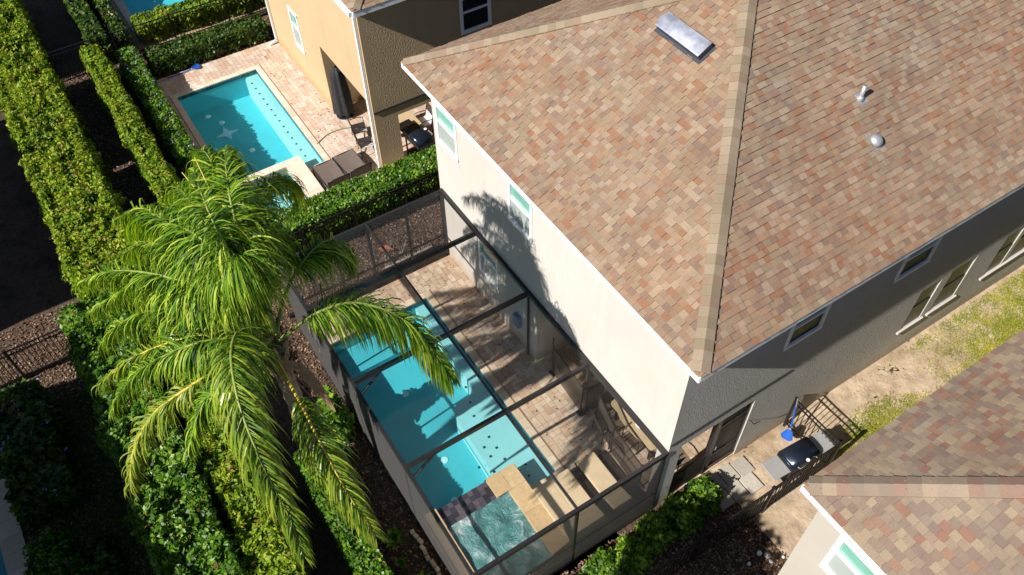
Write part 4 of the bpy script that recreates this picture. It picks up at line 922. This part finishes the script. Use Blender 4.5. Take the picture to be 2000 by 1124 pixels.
def gfun(x, y):
    P = np.stack([x, y, 0*x], 1); b = .5*bumpy(P, 1.7)+.5*bumpy(P+3, 4)
    edge = np.clip((x+4.42-.3*np.sin(y*1.3))/.5, 0, 1)+np.clip((y-15.2)/2.5, 0, 1)*.7
    return np.clip(edge*(.75+.9*b), 0.01, 1)*np.clip((y-11)/1.2, 0, 1)
grass('grass', gfun, -5.3, -2.5, 10.5, 26, 150000, .075, M_grass, 'patchy yellow green grass strip beside the sandy side yard')
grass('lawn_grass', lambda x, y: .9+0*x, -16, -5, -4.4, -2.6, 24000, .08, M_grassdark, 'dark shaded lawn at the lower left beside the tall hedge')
pb = RNG.random((500, 2)); mats = [basis((-5.2+2.4*a, 9.6+12*b, -.045), (s*math.cos(t), s*math.sin(t), 0), (-s*.8*math.sin(t), s*.8*math.cos(t), 0), (0, 0, s*.4)) for (a, b), s, t in zip(pb, RNG.uniform(.015, .05, 500), RNG.random(500)*6)]
Vp = np.einsum('nij,vj->nvi', np.array(mats)[:, :3, :3], CV)+np.array(mats)[:, None, :3, 3]
pbo = bpy.data.objects.new('pebbles', mesh_np('pebbles', Vp.reshape(-1, 3), (CF[None]+(np.arange(500)*8)[:, None, None]).reshape(-1, 4), M_slab, RNG.random(2500))); COL.objects.link(pbo); pbo['kind'] = 'stuff'; tag(pbo, 'small stones scattered on the sandy soil', 'pebbles')

# ---------------------------------------------------------------- stepping slabs
slabs = []
for r in range(2):
    for c in range(4):
        slabs.append((-5.08+c*.0+r*.42, 8.45+c*.36))
for k, (x, y) in enumerate([(-5.05,9.62), (-5.1,9.2), (-5.1,8.78), (-4.62,9.5), (-4.66,9.08), (-4.68,8.66)]):
    m_ = MB(); m_.cur = random.random(); o = m_.box(x-.22, x+.22, y-.195, y+.195, -.06, .012).build('stepping_slab', M_slab, bevel=.01)
    tag(o, ['pale square slab nearest the screen door', 'pale square slab second along the wall row', 'pale square slab at the shrub end of the wall row', 'pale square slab of the outer row, far end', 'pale square slab in the middle of the outer row', 'pale square slab of the outer row, at the shrub end'][k], 'paving slab', 'stepping slabs by the side door')

# ---------------------------------------------------------------- furniture: chaises in the enclosure
def chaise():
    t = local(thing('chaise_lounge', 'beige cushioned chaise', 'lounger', group='beige chaises in the screen enclosure'))
    mb = MB()
    for s in (-.27, .27): mb.bar((-.75, s, .22), (.75, s, .22), .03, .04)
    for x in (-.75, -.2, .75): mb.bar((x, -.27, .22), (x, .27, .22), .03, .03)
    mb.build('frame', M_bronze, t)
    for x in (-.68, .68):
        for s in (-.27, .27): MB().bar((x, s, 0), (x, s, .22), .03, .03).build('leg', M_bronze, t)
    MB().box(-.74, .38, -.26, .26, .25, .33).build('seat_cushion', M_cushion, t, bevel=.025)
    Mb = Matrix.Translation((.4, 0, .27)) @ Matrix.Rotation(math.radians(-14), 4, 'Y')
    MB().box(0, .46, -.26, .26, 0, .08, Mb).build('back_cushion', M_cushion, t, bevel=.025)
    return t
c0 = place(chaise(), (-6.47, 6.49, 0)); c0['label'] = 'widest seen beige chaise, nearest the lanai'
for y, l in ((5.72, 'middle beige chaise of the three under the screen roof'), (5.22, 'beige chaise beside the golden spa surround')):
    c = copy_tree(c0); place(c, (-6.45, y, 0)); c['label'] = l
# low mesh tables between the chaises
def side_table(x, y, l):
    t = thing('low_table', l, 'table', (x, y, 0), 0, 'low dark mesh tables between the chaises'); mb = MB()
    for s in (-.13, .13): mb.bar((x-.6, y+s, .2), (x+.62, y+s, .2), .02, .03)
    for q in (-.6, .62): mb.bar((x+q, y-.13, .2), (x+q, y+.13, .2), .02, .03)
    mb.build('frame', M_bronze, t)
    for q in (-.6, .62):
        for s in (-.13, .13): MB().bar((x+q, y+s, 0), (x+q, y+s, .2), .02, .02).build('leg', M_bronze, t)
    MB().box(x-.58, x+.6, y-.12, y+.12, .2, .205).build('mesh_top', M_scr_fence, t)
side_table(-6.5, 6.1, 'dark mesh topped low table between the widest chaise and the middle one'); side_table(-6.5, 6.93, 'dark mesh topped low table by the lanai edge')

# child safety fence
sf = thing('safety_fence', 'brown mesh child safety fence zigzagging along the edge of the covered lanai', 'fence', (-8, 7.3, 0))
pl = [(-9.95,7.45), (-9.75,7.32), (-8.38,7.22), (-8.3,7.3), (-8.15,8.9), (-8.05,8.95), (-8.0,7.45), (-7.1,7.2), (-5.95,7.12)]
for a, b in zip(pl, pl[1:]):
    MB().add([(*a, .06), (*b, .06), (*b, 1.16), (*a, 1.16)], [(0,1,2,3)]).build('mesh_panel', M_scr_fence, sf)
    MB().bar((*a, 1.17), (*b, 1.17), .02, .03).build('hem', M_bronze, sf)
for a in pl:
    m_ = MB().tube([(*a, 0), (*a, 1.25)], .022, 6); m_.build('pole', M_bronze, sf)
for a in (pl[1], pl[2]): MB().box(a[0]-.09, a[0]+.09, a[1]-.06, a[1]+.06, 0, .06).build('foot_block', M_blackmetal, sf)
# dining set under the lanai
tb = thing('dining_table', 'tan dining table laid with white plates under the lanai of the cream house', 'table', (-7.15, 8.05, 0))
m_ = MB(); pts = []
for k in range(48):
    a = 2*math.pi*k/48; pts.append((-7.1+(.88+.035*math.cos(8*a))*math.copysign(abs(math.cos(a))**.55, math.cos(a)), 8.12+(.46+.03*math.cos(8*a))*math.copysign(abs(math.sin(a))**.55, math.sin(a))))
m_.prism(pts, .71, .75).build('tabletop', M_cloth, tb)
for x in (-7.75, -6.45):
    for y in (7.85, 8.4): MB().bar((x, y, 0), (x, y, .71), .05, .05).build('leg', M_bronze, tb)
for k, (x, y) in enumerate(((-7.5,8.0), (-7.0,7.97))):
    o = MB().lathe([(.03, 0), (.08, .004), (.14, .02), (.145, .024), (.08, .012), (.01, .01)], (x, y, .752), 24).build('plate', M_plate, None, True)
    tag(o, ['white plate on the far part of the lanai table', 'white plate on the near part of the lanai table'][k], 'plate', 'white plates on the lanai table')
def arm_chair(metal, sling, name, cat, label, group):
    t = local(thing(name, label, cat, group=group))
    for s in (-.27, .27):
        MB().tube([(.25, s, 0), (.27, s, .3), (.24, s, .6), (.05, s, .64), (-.2, s, .62)], .014, 6).build('arm', metal, t, True)
        MB().tube([(-.2, s*.95, 0), (-.18, s*.95, .42), (-.3, s*.95, .95)], .014, 6).build('leg', metal, t, True)
    MB().tube([(-.3, -.255, .95), (-.3, .255, .95)], .014, 6).build('top_rail', metal, t)
    MB().box(-.2, .24, -.25, .25, .40, .42).build('seat', sling, t)
    MB().add([(-.19,-.25,.42), (-.19,.25,.42), (-.3,.25,.94), (-.3,-.25,.94)], [(0,1,2,3)]).build('backrest', sling, t)
    return t
g = 'metal chairs round the lanai table'
ac = place(arm_chair(M_bronze, M_scr_fence, 'dining_chair', 'chair', 'dark tubular chair in front of the lanai table, nearest the pool', g), (-6.95, 7.42, 0), math.radians(95))
for x, y, r, l in ((-6.0, 7.95, 175, 'dark tubular chair at the right end of the lanai table'), (-8.35, 8.3, 5, 'dark tubular chair at the far left end of the lanai table'), (-7.0, 8.85, 270, 'dark tubular chair behind the lanai table'), (-7.6, 7.38, 80, 'dark tubular chair in front of the lanai table, second from its right end')):
    c = place(copy_tree(ac), (x, y, 0), math.radians(r)); c['label'] = l

# ---------------------------------------------------------------- neighbour's loungers and things
def lounger():
    t = local(thing('sun_lounger', 'x', 'lounger', group='brown sling sun loungers by the open pool'))
    mb = MB()
    for s in (-.33, .33): mb.tube([(-.62, s, .30), (-.2, s, .33), (.62, s, .31)], .02, 6)
    mb.tube([(-.62, -.33, .30), (-.62, .33, .30)], .02, 6); mb.build('frame', M_bronze, t, True)
    for x in (-.52, .55):
        for s in (-.33, .33): MB().tube([(x, s, .31), (x*1.06, s, 0)], .02, 6).build('leg', M_bronze, t)
    V = []; n = 10
    for i in range(n+1):
        x = -.62+1.24*i/n
        for j in range(5): V.append((x, -.32+.16*j, .32-.025*math.sin(math.pi*j/4)+.02*math.sin(i*.5)))
    MB().add(V, [(i*5+j, i*5+j+1, i*5+j+6, i*5+j+5) for i in range(n) for j in range(4)]).build('seat_sling', M_sling, t, True)
    V = [];
    for i in range(7):
        for j in range(5): V.append((.60+.13*i/6*.6, -.32+.16*j, .33+.42*i/6-.0+.02*math.sin(math.pi*j/4)))
    MB().add(V, [(i*5+j, i*5+j+1, i*5+j+6, i*5+j+5) for i in range(6) for j in range(4)]).build('back_sling', M_sling, t, True)
    mb = MB()
    for s in (-.33, .33): mb.tube([(.60, s, .33), (.68, s, .76)], .018, 6)
    mb.tube([(.68, -.33, .76), (.68, .33, .76)], .018, 6); mb.build('back_frame', M_bronze, t, True); return t
l0 = place(lounger(), (-19.55, 5.62, 0)); l0.scale = (1.08, 1.08, 1); l0['label'] = 'brown sling lounger nearer the open pool'
l1 = place(copy_tree(l0), (-19.62, 6.38, 0), math.radians(2)); l1['label'] = 'brown sling lounger farther from the open pool, nearer the yellow house'

um = thing('patio_umbrella', 'closed black patio umbrella standing in the doorway of the yellow house', 'umbrella', (-22.4, 7.42, 0))
MB().tube([(-22.4,7.42,0), (-22.4,7.42,2.0)], .025, 8).build('pole', M_blackmetal, um)
V = []; n = 28; prof = [(.30,.12), (.31,.4), (.29,.8), (.25,1.2), (.21,1.6), (.17,1.85), (.05,1.93)]
for r, z in prof:
    for k in range(n):
        a = 2*math.pi*k/n; q = r*(1+.18*math.cos(7*a+z*.8)+.05*math.sin(3*a+z*4)); V.append((-22.4+q*math.cos(a), 7.42+q*math.sin(a), z))
MB().add(V, [(i*n+k, i*n+(k+1) % n, (i+1)*n+(k+1) % n, (i+1)*n+k) for i in range(len(prof)-1) for k in range(n)]).build('folded_canopy', M_umb, um, True)
MB().lathe([(.3, 0), (.3, .05), (.06, .1)], (-22.4, 7.42, 0), 16).build('base', M_blackmetal, um)
g = 'pale armchairs by the yellow house doorway'
fc = place(arm_chair(M_bronze, M_chairwhite, 'folding_chair', 'chair', 'pale folding armchair by the yellow house doorway, nearer the umbrella', g), (-21.0, 7.3, 0), math.radians(80))
c = place(copy_tree(fc), (-20.25, 7.15, 0), math.radians(78)); c['label'] = 'pale folding armchair by the yellow house, nearer the white downspout'
# hose
C = catmull([(-21.5,5.95,.02), (-21.75,6.5,.02), (-21.7,7.1,.02), (-21.35,7.55,.02), (-20.8,7.35,.02), (-20.4,7.2,.02), (-20.2,7.0,.02)], 40)
tag(MB().tube([tuple(c) for c in C], .016, 6).build('garden_hose', M_hose, None, True), 'thin garden hose curving over the pink pavers to the pool edge', 'hose')
# table and grill seen through the yellow side arch
yt = thing('patio_table', 'plain tan topped table under the yellow house porch, behind the black grill', 'table', (-20.2, 8.4, 0))
MB().box(-20.9, -19.45, 8.15, 9.0, .70, .74).build('tabletop', M_cloth, yt, bevel=.01)
for x in (-20.8, -19.8):
    for y in (8.1, 8.75): MB().bar((x, y, 0), (x, y, .7), .05, .05).build('leg', M_bronze, yt)
c = place(copy_tree(fc), (-20.1, 9.25, 0), math.radians(265)); c['label'] = 'pale armchair behind the tan table under the yellow porch'; c['group'] = 'pale armchairs under the yellow porch'
c = place(copy_tree(fc), (-19.75, 9.9, 0), math.radians(200)); c['label'] = 'farther pale armchair under the yellow porch'; c['group'] = 'pale armchairs under the yellow porch'
def grill(name, label, hood, shelf_m, cart):
    t = local(thing(name, label, 'grill'))
    MB().box(-.36, .36, -.24, .24, .78, .92).build('firebox', cart, t, bevel=.01)
    n = 10; prof = [(-.24, .93)]+[(-.24*math.copysign(abs(math.cos(math.pi*k/n))**.6, math.cos(math.pi*k/n)), .95+.15*math.sin(math.pi*k/n)**.7) for k in range(n+1)]+[(.24, .93)]
    m = len(prof); V = [(x, y, z) for x in (-.35, .35) for y, z in prof]
    h = MB().add(V, [(k, k+1, m+k+1, m+k) for k in range(m-1)]+[tuple(range(m-1, -1, -1)), tuple(range(m, 2*m))]).build('hood', hood, t, True)
    MB().tube([(-.24, -.24, 1.0), (-.24, -.30, 1.02), (.24, -.30, 1.02), (.24, -.24, 1.0)], .012, 6).build('handle', M_steel, h)
    MB().lathe([(.04, 0), (.04, .01), (.005, .012)], (0, -.235, 1.08), 12).build('thermometer', M_plate, h)
    for s in (-1, 1):
        MB().box(*sorted((s*.38, s*.80)), -.22, .22, .87, .90).build('side_shelf', shelf_m, t, bevel=.01)
        for y in (-.2, .2): MB().bar((s*.33, y, 0), (s*.33, y, .78), .035, .035).build('leg', cart, t)
    MB().box(-.33, .33, -.2, .2, .18, .2).build('lower_shelf', cart, t); return t
place(grill('barbecue_grill', 'black barbecue grill under the side arch of the yellow house', M_hood, M_blackmetal, M_blackmetal), (-18.98, 8.5, 0), math.radians(185)).scale = (1.2, 1.2, 1.0)
place(grill('barbecue_grill', 'dark hooded gas grill with steel side shelves against the right hand picket fence', M_hood, M_steel, M_blackmetal), (-4.32, 10.42, 0), math.radians(86)).scale = (1.12, 1.1, 1.0)
# pool nets
def net(label, a, b, head, rz, tilt=0, z=0):
    t = thing('pool_skimmer', label, 'pool net', a, 0, 'blue pool nets')
    MB().tube([a, tuple((np.array(a)*.5+np.array(b)*.5)), b], .016, 6).build('pole', M_grey, t)
    MB().tube([tuple(np.array(a)*.72+np.array(b)*.28), b], .02, 6).build('grip', M_blue, t)
    Mn = Matrix.Translation(head) @ Matrix.Rotation(rz, 4, 'Z') @ Matrix.Rotation(tilt, 4, 'Y')
    P = [(.0,-.06), (.2,-.14), (.26,-.09), (.26,.09), (.2,.14), (.0,.06)]
    mb = MB(); mb.tube([tuple(Mn @ Vector((x, y, .01))) for x, y in P+[P[0]]], .016, 6); mb.build('net_frame', M_blue, t)
    MB().add([tuple(Mn @ Vector((x, y, 0.0))) for x, y in P], [(0,1,2,3,4,5)]).build('net_cloth', M_blue, t); return t
net('blue leaf skimmer lying at the far end of the open pool by the hedge', (-27.72,2.6,.03), (-27.78,3.85,.05), (-27.8,3.9,.06), math.radians(92))
net('blue leaf skimmer hanging from the gate fence beside the cream side wall', (-5.25,11.15,1.45), (-5.0,10.95,.62), (-4.98,10.92,.58), math.radians(-70), math.radians(62))
# things on the mulch at the lower right
for k, (x, y, r, h, m) in enumerate(((-3.25,8.45,.055,.16,M_plate), (-3.12,8.58,.07,.10,M_galv), (-3.2,8.1,.04,.12,M_plate), (-2.98,8.56,.045,.05,M_plate), (-2.9,8.85,.035,.08,M_plate))):
    o = MB().lathe([(r, 0), (r, h*.7), (r*.5, h*.85), (r*.5, h), (.004, h+.002)], (x, y, -.05), 14).build('plastic_cap', m, None, True)
    tag(o, ['tallest white pipe cap on the shaded mulch at the lower right', 'wide grey pipe cap on the shaded mulch', 'small white pipe cap left of the tallest one', 'small white pipe cap right of the grey one', 'smallest white cap nearest the beige wall'][k], 'pipe cap', 'pipe caps on the shaded mulch')
tag(MB().box(-2.75, -2.42, 9.35, 9.75, -.05, .28).build('utility_box', M_wallrh, bevel=.02), 'pale utility box at the foot of the beige house wall', 'utility box')
wb = MB().box(-11.25, -10.98, YW-.12, YW-.002, .75, 1.15).build('outlet_box', plain('grey_blue_box', (.16,.24,.36), .5), bevel=.015); tag(wb, 'small grey blue box on the cream wall in the palm shadow', 'wall box')
# debris: dry twigs and orange netting behind the enclosure
tw = MB()
for k in range(60):
    x, y = -15.5+RNG.normal()*.25, 5.9+RNG.normal()*.45; a = RNG.random()*6.28; l = RNG.uniform(.12, .4)
    tw.tube([(x, y, 0), (x+l*.5*math.cos(a), y+l*.5*math.sin(a), RNG.uniform(.05, .3)), (x+l*math.cos(a+.4), y+l*math.sin(a+.4), RNG.uniform(.0, .25))], [.008, .006, .003], 4)
o = tw.build('dry_twigs', plain('grey_twig', (.30,.27,.25), .9)); o['kind'] = 'stuff'; tag(o, 'heap of dry grey twigs on the mulch just beyond the enclosure end', 'twigs')
C = catmull([(-16.4,5.6,0), (-16.3,6.0,.35), (-15.9,6.5,.5), (-15.5,6.8,.3), (-15.3,7.0,0)], 20)
tag(MB().tube([tuple(c) for c in C], .012, 5).build('bent_hose', M_blackmetal, None, True), 'black hose looping over the twigs beyond the enclosure', 'hose')
tag(MB().add([(-16.2,5.5,.02), (-16.1,5.75,.12), (-15.9,5.9,.02), (-15.8,5.75,.15), (-16.0,5.55,.06)], [(0,1,2), (0,2,3), (0,3,4)]).build('orange_cloth', plain('orange_cloth', (.33,.10,.06), .8)), 'crumpled orange cloth on the mulch beyond the enclosure', 'cloth')
for k in range(3):
    x = -15.3; y = 5.6+.52*k; m_ = MB(); m_.cur = random.random(); o = m_.box(x-.16, x+.16, y-.25, y+.25, -.05, .015).build('paving_slab', M_slab)
    tag(o, ['pale slab behind the enclosure end wall, farthest from the house', 'middle pale slab behind the enclosure end wall', 'pale slab behind the enclosure end wall, nearest the house'][k], 'paving slab', 'slabs behind the enclosure end')
